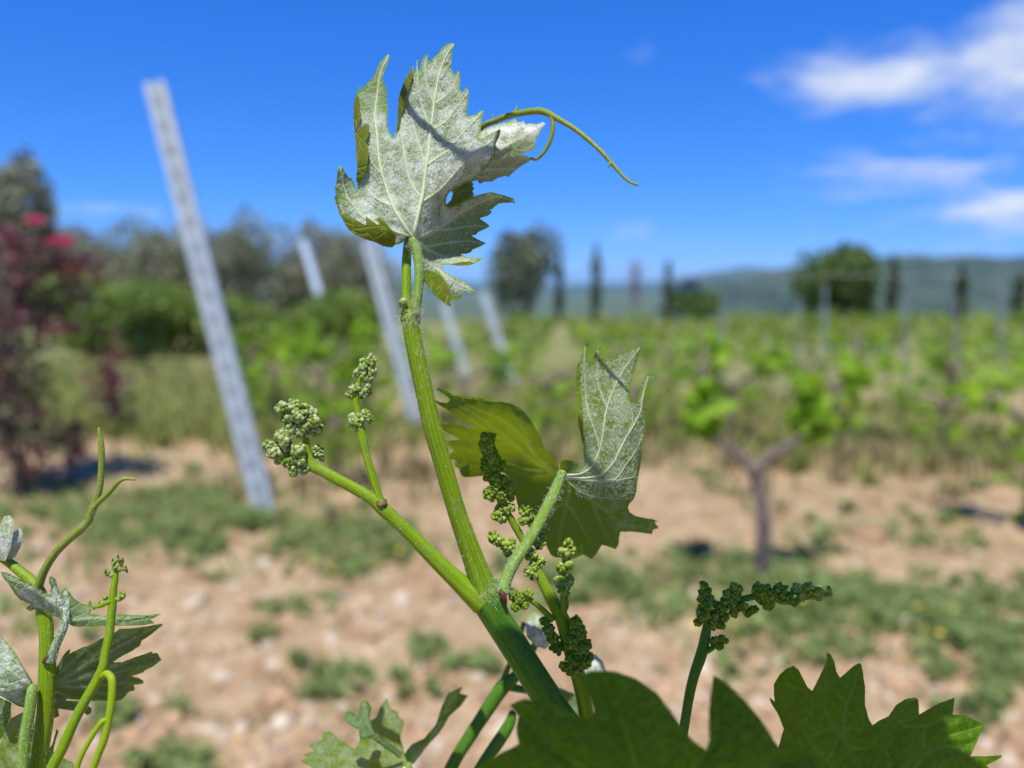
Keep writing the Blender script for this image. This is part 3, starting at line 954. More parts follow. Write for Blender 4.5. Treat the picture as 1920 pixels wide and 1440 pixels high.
# ------------------------------------------------------------------ posts and wires
def post(base, top, width, label, group=None, hooks=0, mat=None, name='steel_post'):
    base = np.array(base, float); top = np.array(top, float)
    t = thing(name, base, label, 'post', group)
    ax = top - base; L = np.linalg.norm(ax); ax /= L
    vx = np.array((1.0, .15, 0)); vx -= ax * (vx @ ax); vx /= np.linalg.norm(vx)
    vy = np.cross(ax, vx)
    if vy[1] > 0: vy = -vy                    # open side of the channel away from the camera
    w, d, th = width / 2, width * .32, width * .05
    prof = [(-w, -d), (-w, d), (-w * .45, d * 1.05), (0, d * .55), (w * .45, d * 1.05), (w, d), (w, -d), (w - th, -d), (w - th, d - th), (w * .42, d * 1.05 - th), (0, d * .55 - th), (-w * .42, d * 1.05 - th), (-w + th, d - th), (-w + th, -d)]
    V = np.array([base - ax * .25 + vx * a + vy * b_ for a, b_ in prof] + [top + vx * a + vy * b_ for a, b_ in prof])
    n = len(prof)
    F = [(i, (i + 1) % n, n + (i + 1) % n, n + i) for i in range(n)] + [tuple(range(n))[::-1], tuple(range(n, 2 * n))]
    part('channel', V, F, mat or M_steel, t, smooth=False)
    if hooks:
        hv = np.array([(x, y, z) for x in (-1, 1) for y in (0, 1) for z in (-1, 1)], float) * (width * .16, width * .09, width * .20)
        hm = mesh_data('hook', hv @ np.array([vx, vy, ax]), [(0, 1, 3, 2), (4, 6, 7, 5), (0, 4, 5, 1), (2, 3, 7, 6), (0, 2, 6, 4), (1, 5, 7, 3)], M_steel_dark, smooth=False)
        for i in range(hooks):
            o = bpy.data.objects.new('hook', hm)
            COL.objects.link(o)
            o.parent = t
            o.location = Vector(ax * (L * (.06 + .9 * i / (hooks - 1))) + vy * (d * .62) + vx * 0)
    return t


b1 = gpt(497, 958)
dist1 = b1[1]
top1 = P(291, 158, dist1 * 1.03)
post(b1, top1, .092, 'tall leaning galvanized steel post left of the vine shoot', None, 17)
b2 = gpt(786, 808)
top2 = P(690, 452, b2[1] * 1.03)
post(b2, top2, .092, 'leaning steel post partly hidden behind the main vine stem', None, 14)
b3 = P(603, 560, 11.0); b3[2] = max(b3[2] - .9, -.02)
top3 = P(570, 452, 11.2)
post(P(622, 600, 15.0) * (1, 1, 0), P(568, 450, 15.2), .13, 'bluish white leaning post in front of the olive trees', None, 0, M_white_cap)
for (x0, y0, x1, y1, w_, lab) in ((875, 695, 832, 568, .085, 'leaning steel row end post just right of the main stem'), (962, 705, 905, 548, .085, 'leaning steel row end post between main stem and cypress trees')):
    b_ = gpt(x0, y0)
    post(b_, P(x1, y1, b_[1] * 1.02), w_, lab, 'row end posts', 0)
tp = [(1545, 720, 535, 'upright steel post left of the round green tree'), (1497, 700, 560, 'short upright steel post right of the forked vine'),
      (1697, 705, 545, 'upright steel post below the cypress at the round tree'), (1874, 735, 515, 'upright steel post near the right picture edge'),
      (1790, 690, 560, 'thin upright steel post below the wooded hill'), (1352, 690, 560, 'thin upright steel post above the left arm of the forked vine')]
for (x, y0, y1, lab) in tp:
    q = gpt(x, y0)
    post(q, P(x + 2, y1, q[1]) * (1, 1, 1), .027, lab, 'upright trellis posts', 0, M_steel_old)


def wire(a, b, r, label, group, sag=.01):
    a = np.asarray(a, float); b = np.asarray(b, float)
    q = np.array([a + (b - a) * t_ - np.array((0, 0, sag * 4 * t_ * (1 - t_))) for t_ in np.linspace(0, 1, 14)])
    g = Geo(); g.tube(q, np.full(14, r), 6)
    return g.out('trellis_wire', M_wire, None, label=label, cat='wire', group=group)


def along(b_, t_, f):
    return b_ + (t_ - b_) * f


wire(along(b2, top2, .82), along(b2, top2, .82) + ROW * 6.5, .002, 'upper trellis wire of the second vine row', 'trellis wires')
wire(along(b2, top2, .5), along(b2, top2, .5) + ROW * 6.5, .002, 'lower trellis wire of the second vine row', 'trellis wires')
wire(along(b1, top1, .80), b1 + np.array((-1.0, .5, 0)), .0015, 'thin guy wire behind the tall leaning post', 'trellis wires', 0)

# ------------------------------------------------------------------ rose bush at the row end
b = gpt(60, 905)
dr = b[1]
t = thing('rose_bush', b, 'dark red leaved rose bush with two pink blooms', 'shrub')
rng = np.random.RandomState(31)
for i in range(9):
    g = Geo()
    e = np.asarray(P(rng.uniform(-60, 160), rng.uniform(430, 620), dr + rng.uniform(-.25, .25)))
    q = catmull([b + rng.normal(0, .05, 3) * (1, 1, 0) - (0, 0, .03), (b + e) / 2 + rng.normal(0, .08, 3), e], 6)
    g.tube(q, np.linspace(.011, .004, len(q)), 6)
    g.out('stem', M_bark, t)
pts = []
for (x, y, rx, ry, n_) in ((20, 465, 55, 40, 150), (80, 500, 62, 46, 170), (140, 500, 42, 26, 80), (10, 580, 60, 50, 200), (90, 600, 45, 26, 80), (-10, 690, 50, 60, 200), (25, 780, 50, 60, 130), (60, 850, 55, 36, 80), (120, 615, 30, 12, 30)):
    c_ = np.asarray(P(x, y, dr))
    pts.append(c_ + rng.normal(0, .6, (n_, 3)) * np.array((rx / FPX * dr, rx / FPX * dr, ry / FPX * dr)))
V, F, sh = leaf_cloud(np.concatenate(pts), .042, rng, OVAL, up=.2)
part('foliage', V, F, M_rose, t, attrs={'shade': sh}, smooth=False)
pts = [np.asarray(P(x, y, dr)) + rng.normal(0, .6, (n_, 3)) * (.14, .14, .12) for x, y, n_ in ((60, 560, 120), (10, 800, 150), (90, 820, 110), (30, 640, 110), (100, 480, 70), (40, 720, 110), (20, 500, 60), (150, 560, 40))]
V, F, sh = leaf_cloud(np.concatenate(pts), .045, rng, OVAL, up=.2)
part('foliage', V, F, M_rosegreen, t, attrs={'shade': sh}, smooth=False, label='greener leaves low in the bush')
for (x, y, rpx) in ((122, 459, 21), (70, 420, 17)):
    c_ = np.asarray(P(x, y, dr - .2))
    R_ = rpx / FPX * dr
    V_, F_ = [], []
    n0 = 0
    for ring, (cnt, tilt, sc) in enumerate(((5, .25, .6), (7, .7, .85), (8, 1.15, 1.0))):
        for j in range(cnt):
            a = j / cnt * 6.283 + ring
            u_ = np.array((math.cos(a), math.sin(a), 0))
            tdir = u_ * math.sin(tilt) + np.array((0, -.35, math.cos(tilt)))
            sd = np.cross(u_, (0, 0, 1))
            for (aa, bb_) in ((-.5, 0), (.5, 0), (.62, .6), (.3, 1), (-.3, 1), (-.62, .6)):
                V_.append(c_ + u_ * R_ * .12 + tdir * R_ * sc * bb_ * 1.0 + sd * R_ * sc * aa * .8 + u_ * R_ * .2 * bb_ * bb_)
            F_.append(tuple(range(n0, n0 + 6))); n0 += 6
    part('bloom', V_, F_, M_pink, t)
# small dark sapling next to it
b = gpt(205, 815)
rng = np.random.RandomState(33)
t = thing('small_bush', b, 'thin brownish young bush between the rose and the leaning post', 'shrub')
g = Geo(); g.tube(np.linspace(b - (0, 0, .03), np.asarray(P(208, 680, b[1])), 5), np.linspace(.012, .005, 5), 6); g.out('stem', M_bark, t)
pts = np.asarray(P(208, 715, b[1])) + rng.normal(0, .55, (150, 3)) * (.12, .12, .22)
V, F, sh = leaf_cloud(pts, .06, rng, OVAL, up=.2)
part('foliage', V, F, M_rose, t, attrs={'shade': sh}, smooth=False)
b = gpt(135, 885)
t = thing('small_bush', b, 'low dark red seedling at the foot of the rose bush', 'shrub')
g = Geo(); g.tube(np.linspace(b - (0, 0, .03), np.asarray(P(137, 800, b[1])), 5), np.linspace(.010, .004, 5), 6); g.out('stem', M_bark, t)
pts = np.asarray(P(138, 825, b[1])) + rng.normal(0, .5, (110, 3)) * (.07, .07, .13)
V, F, sh = leaf_cloud(pts, .045, rng, OVAL, up=.2)
part('foliage', V, F, M_rose, t, attrs={'shade': sh}, smooth=False)


# ------------------------------------------------------------------ weeds, flowers, stones
def blades(base, h, w, rng, lean=.55):
    n = len(base)
    a = rng.uniform(0, 6.283, n)
    d = np.stack([np.cos(a), np.sin(a), np.zeros(n)], 1)
    s = np.stack([-np.sin(a), np.cos(a), np.zeros(n)], 1)
    hh = h * rng.uniform(.5, 1.3, n)
    ln = lean * rng.uniform(.2, 1.2, n)
    z = np.array((0, 0, 1.0))
    p0 = base - s * w[:, None] * .5; p1 = base + s * w[:, None] * .5
    mid = base + z * hh[:, None] * .6 + d * (ln * hh * .35)[:, None]
    p2 = mid + s * w[:, None] * .55; p3 = mid - s * w[:, None] * .55
    tip = base + z * (hh * (1 - .25 * ln))[:, None] + d * (ln * hh)[:, None]
    V = np.stack([p0, p1, p2, p3, tip], 1).reshape(-1, 3)
    k_ = (np.arange(n) * 5)[:, None]
    F = np.concatenate([k_ + np.array([[0, 1, 2]]), k_ + np.array([[0, 2, 3]]), k_ + np.array([[3, 2, 4]])])
    return V, F, np.repeat(rng.uniform(0, 1, n), 5)


def px_scatter(rng, regs):
    out = []
    for (x, y, rx, ry, n_) in regs:
        q = rng.normal(0, .5, (n_, 2))
        # clumped
        c_ = rng.normal(0, .55, (max(4, n_ // 22), 2)); sg_ = rng.gamma(1.6, .14, len(c_))
        k_ = rng.randint(0, len(c_), n_)
        q = c_[k_] + q * sg_[k_][:, None]
        p_ = G(x + q[:, 0] * rx, np.maximum(y + q[:, 1] * ry, 600))
        out.append(p_)
    p_ = np.concatenate(out)
    p_[:, 2] = ground_z(p_[:, 0], p_[:, 1])
    return p_


rng = np.random.RandomState(17)
regs = [(230, 930, 280, 45, 2600), (60, 960, 120, 60, 900), (390, 985, 170, 65, 2600), (330, 1020, 90, 30, 500), (690, 1015, 130, 45, 1500), (600, 970, 120, 40, 700),
        (1120, 1095, 190, 42, 1500), (1500, 1130, 260, 55, 2600), (1330, 1070, 160, 30, 700), (1720, 1160, 260, 55, 2600), (1880, 1230, 90, 60, 900), (1420, 1060, 80, 30, 400),
        (640, 1255, 75, 26, 260), (865, 1240, 60, 25, 160), (200, 1310, 90, 45, 330), (330, 1400, 80, 35, 300), (560, 1130, 60, 18, 160), (620, 1290, 60, 20, 150), (470, 1170, 40, 15, 70),
        (1650, 970, 160, 20, 350), (1560, 1010, 130, 20, 240), (1770, 1000, 120, 22, 260), (780, 1290, 40, 20, 110), (1830, 1330, 60, 25, 140),
        (820, 1200, 60, 15, 120), (90, 1160, 70, 25, 160), (1300, 900, 120, 30, 300), (1850, 905, 110, 14, 260)]
regs = [(x_, y_, rx_ * 1.15, ry_ * 1.2, n_ // 2) for x_, y_, rx_, ry_, n_ in regs]
V, F, sh = blades(px_scatter(rng, regs), .05, np.full(sum(r_[4] for r_ in regs), .009), rng, 1.3)
wp = px_scatter(rng, [(x_, y_, rx_, ry_, n_ // 3) for x_, y_, rx_, ry_, n_ in regs])
wp[:, 2] += rng.uniform(.005, .05, len(wp)) ** 1.0
V2, F2, sh2 = leaf_cloud(wp, .036, rng, OVAL, up=.7, vary=.6)
F = np.concatenate([F, F2 + len(V)]); V = np.concatenate([V, V2]); sh = np.concatenate([sh, sh2])
part('weeds', V, F, M_grass, kind='stuff', attrs={'shade': sh}, smooth=False, label='patches of green weeds on the sandy soil')
regs = [(300, 760, 300, 75, 3200), (450, 800, 300, 40, 1600), (160, 690, 200, 50, 1600), (1100, 790, 260, 60, 1800), (1700, 830, 350, 50, 2000), (1350, 780, 300, 40, 1300), (640, 820, 200, 30, 700)]
nb_ = sum(r_[4] for r_ in regs)
V, F, sh = blades(px_scatter(rng, regs), .16, np.full(nb_, .02), rng, .6)
part('tall_grass', V, F, M_meadow, kind='stuff', attrs={'shade': sh}, smooth=False, label='taller green grass between the vine rows')
regs = [(330, 700, 350, 80, 1700), (1150, 800, 300, 70, 1400), (1650, 850, 350, 60, 1500), (700, 900, 300, 60, 500), (1000, 720, 260, 50, 900)]
nb_ = sum(r_[4] for r_ in regs)
V, F, sh = blades(px_scatter(rng, regs), .14, np.full(nb_, .014), rng, .7)
part('dry_grass', V, F, M_straw, kind='stuff', attrs={'shade': sh}, smooth=False, label='dry straw coloured grass between the vine rows')
regs = [(1600, 1130, 380, 50, 16), (1780, 1190, 220, 50, 12), (750, 1045, 60, 20, 6), (130, 1000, 150, 40, 10), (580, 1060, 60, 30, 8), (60, 930, 60, 30, 8), (1330, 1170, 60, 20, 6)]
fp = px_scatter(rng, regs); fp[:, 2] += rng.uniform(.03, .07, len(fp))
V, F, sh = leaf_cloud(fp, .014, rng, OVAL, up=1.5)
part('yellow_flowers', V, F, M_yellow, kind='stuff', attrs={'shade': sh}, smooth=False, label='tiny yellow flowers dotted over the weeds')


def stone_mesh(seed, flat=.6):
    r_ = np.random.RandomState(seed)
    import bmesh
    bm = bmesh.new()
    bmesh.ops.create_icosphere(bm, subdivisions=2, radius=1.0)
    for v in bm.verts:
        d = v.co.normalized()
        s_ = 1 + .22 * math.sin(d.x * 3 + seed) + .18 * math.sin(d.y * 4.1 + seed * 2.1) + .1 * math.sin(d.z * 5 + seed)
        v.co = d * s_
        v.co.z *= flat
    me = bpy.data.meshes.new('stone')
    bm.to_mesh(me); bm.free()
    me.materials.append(M_stone)
    me.polygons.foreach_set('use_smooth', np.ones(len(me.polygons), bool))
    return me


sm = [stone_mesh(i, .5 + .1 * i) for i in range(3)]
big = [(500, 1190, 20), (662, 1228, 22), (372, 1112, 22), (440, 1130, 16), (640, 1115, 18), (715, 1140, 18), (300, 1160, 12), (800, 1190, 26), (420, 1355, 24), (180, 1255, 14), (790, 1345, 20), (260, 1215, 14),
       (30, 1020, 18), (75, 1035, 22), (130, 1090, 12), (1640, 1260, 12), (1760, 1290, 14), (850, 1120, 14), (560, 1300, 16), (520, 1375, 18), (620, 1160, 12), (1860, 1135, 14), (1250, 1180, 14), (330, 1255, 14), (470, 1265, 14), (110, 1390, 18)]
for i, (x, y, rp) in enumerate(big):
    p_ = gpt(x, y)
    o = bpy.data.objects.new('stone', sm[i % 3])
    COL.objects.link(o)
    s_ = rp / FPX * p_[1] * .8
    o.location = Vector(p_) + Vector((0, 0, s_ * .2)); o.scale = (s_, s_ * .85, s_)
    o.rotation_euler = (0, 0, i * 1.7)
    o['label'] = 'pale limestone lying loose on the sandy soil'
    o['category'] = 'stone'
    o['group'] = 'stones on the soil'
# gravel: too many to count
V, F, n0 = [], [], 0
import bmesh
bm = bmesh.new(); bmesh.ops.create_icosphere(bm, subdivisions=1, radius=1.0)
iv = np.array([v.co[:] for v in bm.verts]); if_ = np.array([[v.index for v in f.verts] for f in bm.faces]); bm.free()
ng = 1500
q = np.stack([rng.uniform(-200, 2100, ng), rng.uniform(1020, 1600, ng)], 1)
gp = G(q[:, 0], q[:, 1]); gp[:, 2] = ground_z(gp[:, 0], gp[:, 1])
sz = rng.gamma(1.6, .0065, ng)
V = (iv[None] * sz[:, None, None] * rng.uniform(.6, 1.2, (ng, 1, 3)) + gp[:, None]).reshape(-1, 3)
F = (if_[None] + (np.arange(ng) * len(iv))[:, None, None]).reshape(-1, 3)
part('gravel', V, F, M_stone, kind='stuff', smooth=False, label='small pale gravel scattered over the sandy soil')

M_clod = plain_mat('soil_clods', (.24, .145, .075), (.46, .31, .175), 9, .95, bump=.5, bdist=.01)
ng = 4200
q = np.stack([rng.uniform(-200, 2100, ng), 880 + 720 * rng.uniform(0, 1, ng) ** 1.2], 1)
gp = G(q[:, 0], q[:, 1]); gp[:, 2] = ground_z(gp[:, 0], gp[:, 1]) - .003
sz = rng.gamma(1.8, .0085, ng)
V = (iv[None] * sz[:, None, None] * rng.uniform(.5, 1.3, (ng, len(iv), 1)) * (1, 1, .6) + gp[:, None]).reshape(-1, 3)
F = (if_[None] + (np.arange(ng) * len(iv))[:, None, None]).reshape(-1, 3)
part('soil_clods', V, F, M_clod, kind='stuff', smooth=False, label='crumbly brown clods of dry earth on the soil')
regs = [(500, 1150, 900, 220, 900), (1500, 1000, 700, 120, 900), (1700, 1250, 500, 120, 300), (400, 1320, 500, 120, 400)]
wp = px_scatter(rng, regs); wp[:, 2] += .006
V, F, sh = leaf_cloud(wp, .03, rng, LANCE, up=2.5, droop=.1, vary=.7)
part('dry_litter', V, F, M_straw, kind='stuff', attrs={'shade': sh}, smooth=False, label='dry leaf litter and straw bits on the soil')

# ------------------------------------------------------------------ foreground vine shoots
bm = bmesh.new(); bmesh.ops.create_icosphere(bm, subdivisions=2, radius=1.0)
BV = np.array([v.co[:] for v in bm.verts]); BF = np.array([[v.index for v in f.verts] for f in bm.faces]); bm.free()


def bud_cluster(parent, mat, globs, dz, seed, bud=4.1, name='bud_cluster'):
    """globs: (x, y, r[, dz offset]) knots of the flower cluster, each packed with round buds"""
    rng = np.random.RandomState(seed)
    C, R = [], []
    for gl in globs:
        x, y, r = gl[:3]
        z = (dz(x, y) if callable(dz) else dz) + (gl[3] if len(gl) > 3 else rng.uniform(-4, 4))
        n = int(max(9, 3.4 * (r / bud) ** 2))
        i = np.arange(n) + .5
        ph = np.arccos(1 - 2 * i / n); th = math.pi * (1 + 5 ** .5) * i + rng.uniform(0, 6)
        d = np.stack([np.cos(th) * np.sin(ph), np.cos(ph), np.sin(th) * np.sin(ph)], 1)
        d += rng.normal(0, .10, d.shape)
        rr_ = (r - bud * .55) * rng.uniform(.82, 1.06, n)
        C.append(np.stack([x + d[:, 0] * rr_, y + d[:, 1] * rr_, z + d[:, 2] * rr_ * .9], 1))
        R.append(bud * rng.uniform(.55, 1.25, n))
        C.append(np.array([[x, y, z]])); R.append(np.array([r * .72]))
    C = np.concatenate(C); R = np.concatenate(R)
    pos = W(C[:, 0], C[:, 1], C[:, 2])
    stretch = 1 + .12 * rng.uniform(-1, 1, (len(R), 1, 3))
    V = (BV[None] * (R * K)[:, None, None] * stretch + pos[:, None]).reshape(-1, 3)
    F = (BF[None] + (np.arange(len(R)) * len(BV))[:, None, None]).reshape(-1, 3)
    sh = np.repeat(rng.uniform(0, 1, len(R)), len(BV))
    return part(name, V, F, mat, parent, attrs={'shade': sh})


def hairs(parent, pts, n, length, seed, rad=.35, name='fine_hairs', spread=1.0):
    """short fine hairs standing off a stem; pts (x, y, dz, r)"""
    rng = np.random.RandomState(seed)
    q = catmull(pts, 12)
    V, F, k_ = [], [], 0
    for i in range(n):
        j = rng.randint(0, len(q) - 1); t_ = rng.uniform()
        c_ = q[j] + (q[j + 1] - q[j]) * t_
        tan = q[j + 1, :3] - q[j, :3]; tan /= np.linalg.norm(tan)
        d = rng.normal(0, 1, 3); d[2] = -abs(d[2]) * .8; d -= tan * (d @ tan); d /= np.linalg.norm(d)
        L = length * rng.uniform(.4, 1.3)
        s0 = c_[:3] + d * c_[3] * .97
        dirn = d * rng.uniform(.25, 1) + tan * rng.uniform(-1, 1) * spread + rng.normal(0, .3, 3)
        dirn /= np.linalg.norm(dirn)
        p_ = [s0, s0 + dirn * L * .5 + d * L * .12, s0 + dirn * L + d * L * rng.uniform(-.1, .3)]
        side = np.cross(dirn, (0, 0, 1)); side /= np.linalg.norm(side) + 1e-9
        for a, w_ in zip(p_, (1, .8, .3)):
            V.append(a + side * rad * w_); V.append(a - side * rad * w_)
        F += [(k_, k_ + 1, k_ + 3, k_ + 2), (k_ + 2, k_ + 3, k_ + 5, k_ + 4)]
        k_ += 6
    V = np.array(V)
    return part(name, W(V[:, 0], V[:, 1], V[:, 2]), F, M_hair, parent, kind='stuff', smooth=False)


def felt(parent, outline, dz, n, seed, length=13, rad=.42, mask=None):
    """woolly fibres lying on the underside of a young leaf"""
    rng = np.random.RandomState(seed)
    o = np.asarray(outline, float)
    lo, hi = o.min(0), o.max(0)
    q = rng.uniform(0, 1, (n * 3, 2)) * (hi - lo) + lo
    q = q[inside(q, o)]
    q = q[seg_dist(q, np.vstack([o, o[:1]]))[0] > 3.5]
    if mask is not None: q = q[mask(q)]
    q = q[:n]
    n = len(q)
    a = rng.uniform(0, 6.283, n); cur = rng.normal(0, .9, n)
    L = length * rng.uniform(.5, 1.4, n)
    rows = []
    p_ = q - np.stack([np.cos(a), np.sin(a)], 1) * L[:, None] * .5
    for s_ in range(5):
        aa = a + cur * (s_ / 4 - .5) * 1.6
        d = np.stack([np.cos(aa), np.sin(aa)], 1); sd = np.stack([-d[:, 1], d[:, 0]], 1)
        w_ = rad * (.5 if s_ in (0, 4) else 1.0)
        z = dz(p_[:, 0], p_[:, 1]) - 1.6 - 2.6 * math.sin(s_ / 4 * math.pi) * rng.uniform(.3, 1, n)
        for sg in (1, -1):
            e = p_ + sd * w_ * sg
            rows.append(W(e[:, 0], e[:, 1], z))
        p_ = p_ + d * (L / 4)[:, None]
    V = np.stack(rows, 1).reshape(-1, 3)
    k_ = (np.arange(n) * 10)[:, None]
    F = np.concatenate([k_ + np.array([[2 * s_, 2 * s_ + 1, 2 * s_ + 3, 2 * s_ + 2]]) for s_ in range(4)])
    return part('felt', V, F, M_hair, parent, kind='stuff', smooth=False)


# ======================= main shoot
main_base = W(1210, 1560, 30)
S = thing('vine_shoot', main_base, 'sharp upright grapevine shoot with silvery top leaf in the middle', 'vine shoot', 'grapevine shoots')

cane_pts = [(906, 1104, -2, 22), (914, 1124, 0, 29), (924, 1144, 2, 28.5), (932, 1160, 3, 26.5), (955, 1196, 6, 26.5), (981, 1237, 8, 26.5), (1010, 1283, 12, 27), (1055, 1352, 18, 28), (1120, 1450, 25, 30), (1210, 1570, 30, 33)]
g = Geo(); g.px_tube(cane_pts, 40, 7, ribs=11, amp=.026); g.out('cane', M_cane, S)
stem_pts = [(914, 1130, 0, 27), (906, 1098, -3, 24), (896, 1070, -8, 21.5), (885, 1040, -14, 19.5), (868, 992, -24, 18), (854, 950, -32, 17), (832, 874, -46, 17), (811, 800, -58, 17), (792, 715, -68, 16.5), (778, 650, -73, 16), (770, 608, -75, 15.5), (768, 596, -75, 17.5), (768, 586, -74, 15)]
g = Geo(); g.px_tube(stem_pts, 40, 7, ribs=11, amp=.034); st = g.out('stem', M_stem, S)
hairs(st, [p_ for p_ in stem_pts], 330, 13, 3, .17)
hairs(st, [(935, 1128, -6, 22), (905, 1105, -8, 22)], 220, 10, 6, .22)
hairs(st, [(770, 608, -75, 16), (768, 580, -75, 15)], 90, 12, 7, .22)
up_pts = [(765, 592, -68, 11), (762, 560, -62, 9.5), (762, 515, -52, 9), (764, 468, -36, 8.5), (772, 425, -10, 8), (795, 380, 30, 7), (830, 340, 55, 6), (860, 315, 62, 5)]
g = Geo(); g.px_tube(up_pts, 18, 6, ribs=7, amp=.03); g.out('stem', M_stem, S, label='thinner upper internode behind the silvery leaf')
# white bud in the axil and brown scar
bud_cluster(S, M_budw, [(757, 568, 6.5)], -80, 2, bud=5, name='axil_bud')
g = Geo(); g.px_tube([(752, 590, -88, 1.2), (757, 582, -91, 2), (765, 579, -92, 1.2)], 8, 4); g.px_tube([(784, 590, -88, 1.2), (787, 600, -88, 1.8), (786, 607, -86, 1)], 8, 4); g.out('bract', M_brown, S)

# ---- top leaf
pet_pts = [(778, 590, -80, 11), (780, 572, -82, 10), (784, 545, -82, 9.5), (786, 515, -80, 9.2), (784, 488, -76, 9), (778, 462, -72, 8.5), (772, 448, -70, 8)]
g = Geo(); g.px_tube(pet_pts, 18, 6, ribs=5, amp=.04); po = g.out('petiole', M_pet, S)
hairs(po, pet_pts, 190, 9, 8, .2)
top_out = [(775, 446), (762, 443), (755, 455), (740, 460), (735, 464), (720, 462), (700, 453), (683, 448), (663, 438), (653, 430), (645, 417), (638, 402), (633, 387), (628.5, 372), (632, 365), (627.5, 353), (631, 342), (632.5, 325), (636, 312), (641, 311), (645, 320), (653, 332), (659, 334), (664, 343), (668, 355), (670.5, 361),
           (671, 350), (668, 337), (670, 312), (668, 295), (667.5, 278), (667, 267), (664, 245), (663, 228), (662.5, 208), (664, 190), (667.5, 177), (671, 170), (673, 161), (677, 161), (675, 168), (677.5, 171), (683, 163), (692, 152), (702, 142), (707, 128), (713, 115), (722, 106), (728, 102), (731, 104), (727.5, 115), (723, 130), (718, 142), (717.5, 150), (722.5, 160), (726, 173), (725, 185), (727, 197), (727.5, 208), (726, 223), (727, 237), (731, 250), (737.5, 257),
           (742.5, 247), (744, 233), (746, 217), (746, 200), (748, 180), (753, 165), (760, 148), (767, 135), (772, 125), (775, 124), (776, 138), (779, 134), (781, 112), (784, 112), (783, 130), (787, 132), (790, 118), (795, 105), (802, 102), (805, 105), (800, 111), (806, 116), (813, 108), (820, 103), (827, 92), (838, 82), (850, 80), (853, 84), (848, 93), (846, 112), (844, 125), (848, 133), (851, 140), (854, 138), (859, 132), (863, 137), (862.5, 150), (862, 167), (867, 173), (873, 164), (878, 167), (879, 180), (877, 197), (874, 215), (880, 218), (893, 213), (903, 207), (907, 208), (904, 222), (901, 237), (902, 247), (895, 257), (900, 262), (913, 255), (927, 247), (937.5, 242.5), (939, 246), (936, 257), (930, 268), (927.5, 275), (930, 287), (927, 295), (917, 308), (903, 324), (888, 334), (878, 340), (867, 347), (855, 353), (843, 360), (838, 368), (836, 380), (840, 390),
           (853, 385), (870, 377), (888, 367.5), (907, 363), (920, 360), (932, 362.5), (948, 367), (962, 372), (967, 382), (962.5, 380), (948, 380), (935, 382), (927.5, 387), (923, 392), (917.5, 394), (923, 397), (918, 402.5), (908, 407), (899, 409), (907, 415), (920, 424), (910, 429), (897, 435), (893, 440), (884, 442), (893, 447), (911, 456), (900, 462.5), (885, 469), (883, 473), (875, 476), (864, 476), (873, 481), (883, 483), (897, 482.5), (904, 482.5), (902, 488), (890, 494), (877, 498), (860, 498), (843, 497), (831, 497), (828, 502), (835, 510), (847, 517), (862, 523), (877, 533), (888, 543), (893, 547.5), (885, 549), (870, 547.5), (860, 551), (848, 555), (842, 540), (823, 513), (800, 508), (793, 507), (792.5, 490), (790, 473), (783, 455)]
top_dz = tps([(775, 444, -70), (805, 265, -20), (815, 187, 8), (851, 82, 55), (728, 104, 62), (707, 180, 40), (705, 253, -6), (737, 257, -8), (717, 327, -42), (670, 200, 28), (664, 250, 4), (670, 345, -30), (655, 373, -52), (638, 313, -62), (635, 390, -66), (660, 436, -80), (700, 452, -82), (738, 460, -76), (760, 150, 18), (757, 278, -24), (770, 342, -46), (787, 387, -64), (937, 245, 4), (905, 208, 10), (875, 177, 20), (862, 137, 38), (873, 302, -26), (920, 305, -18), (842, 352, -28),
              (838, 385, 4), (800, 430, -46), (812, 445, -8), (840, 415, 40), (873, 393, 66), (932, 368, 84), (965, 381, 96), (907, 425, 82), (905, 457, 70), (850, 450, 52), (812, 473, 12), (850, 480, 34), (900, 486, 44), (795, 485, -40), (800, 506, -44), (833, 512, -26), (865, 530, -24), (892, 547, -20), (848, 554, -36)])
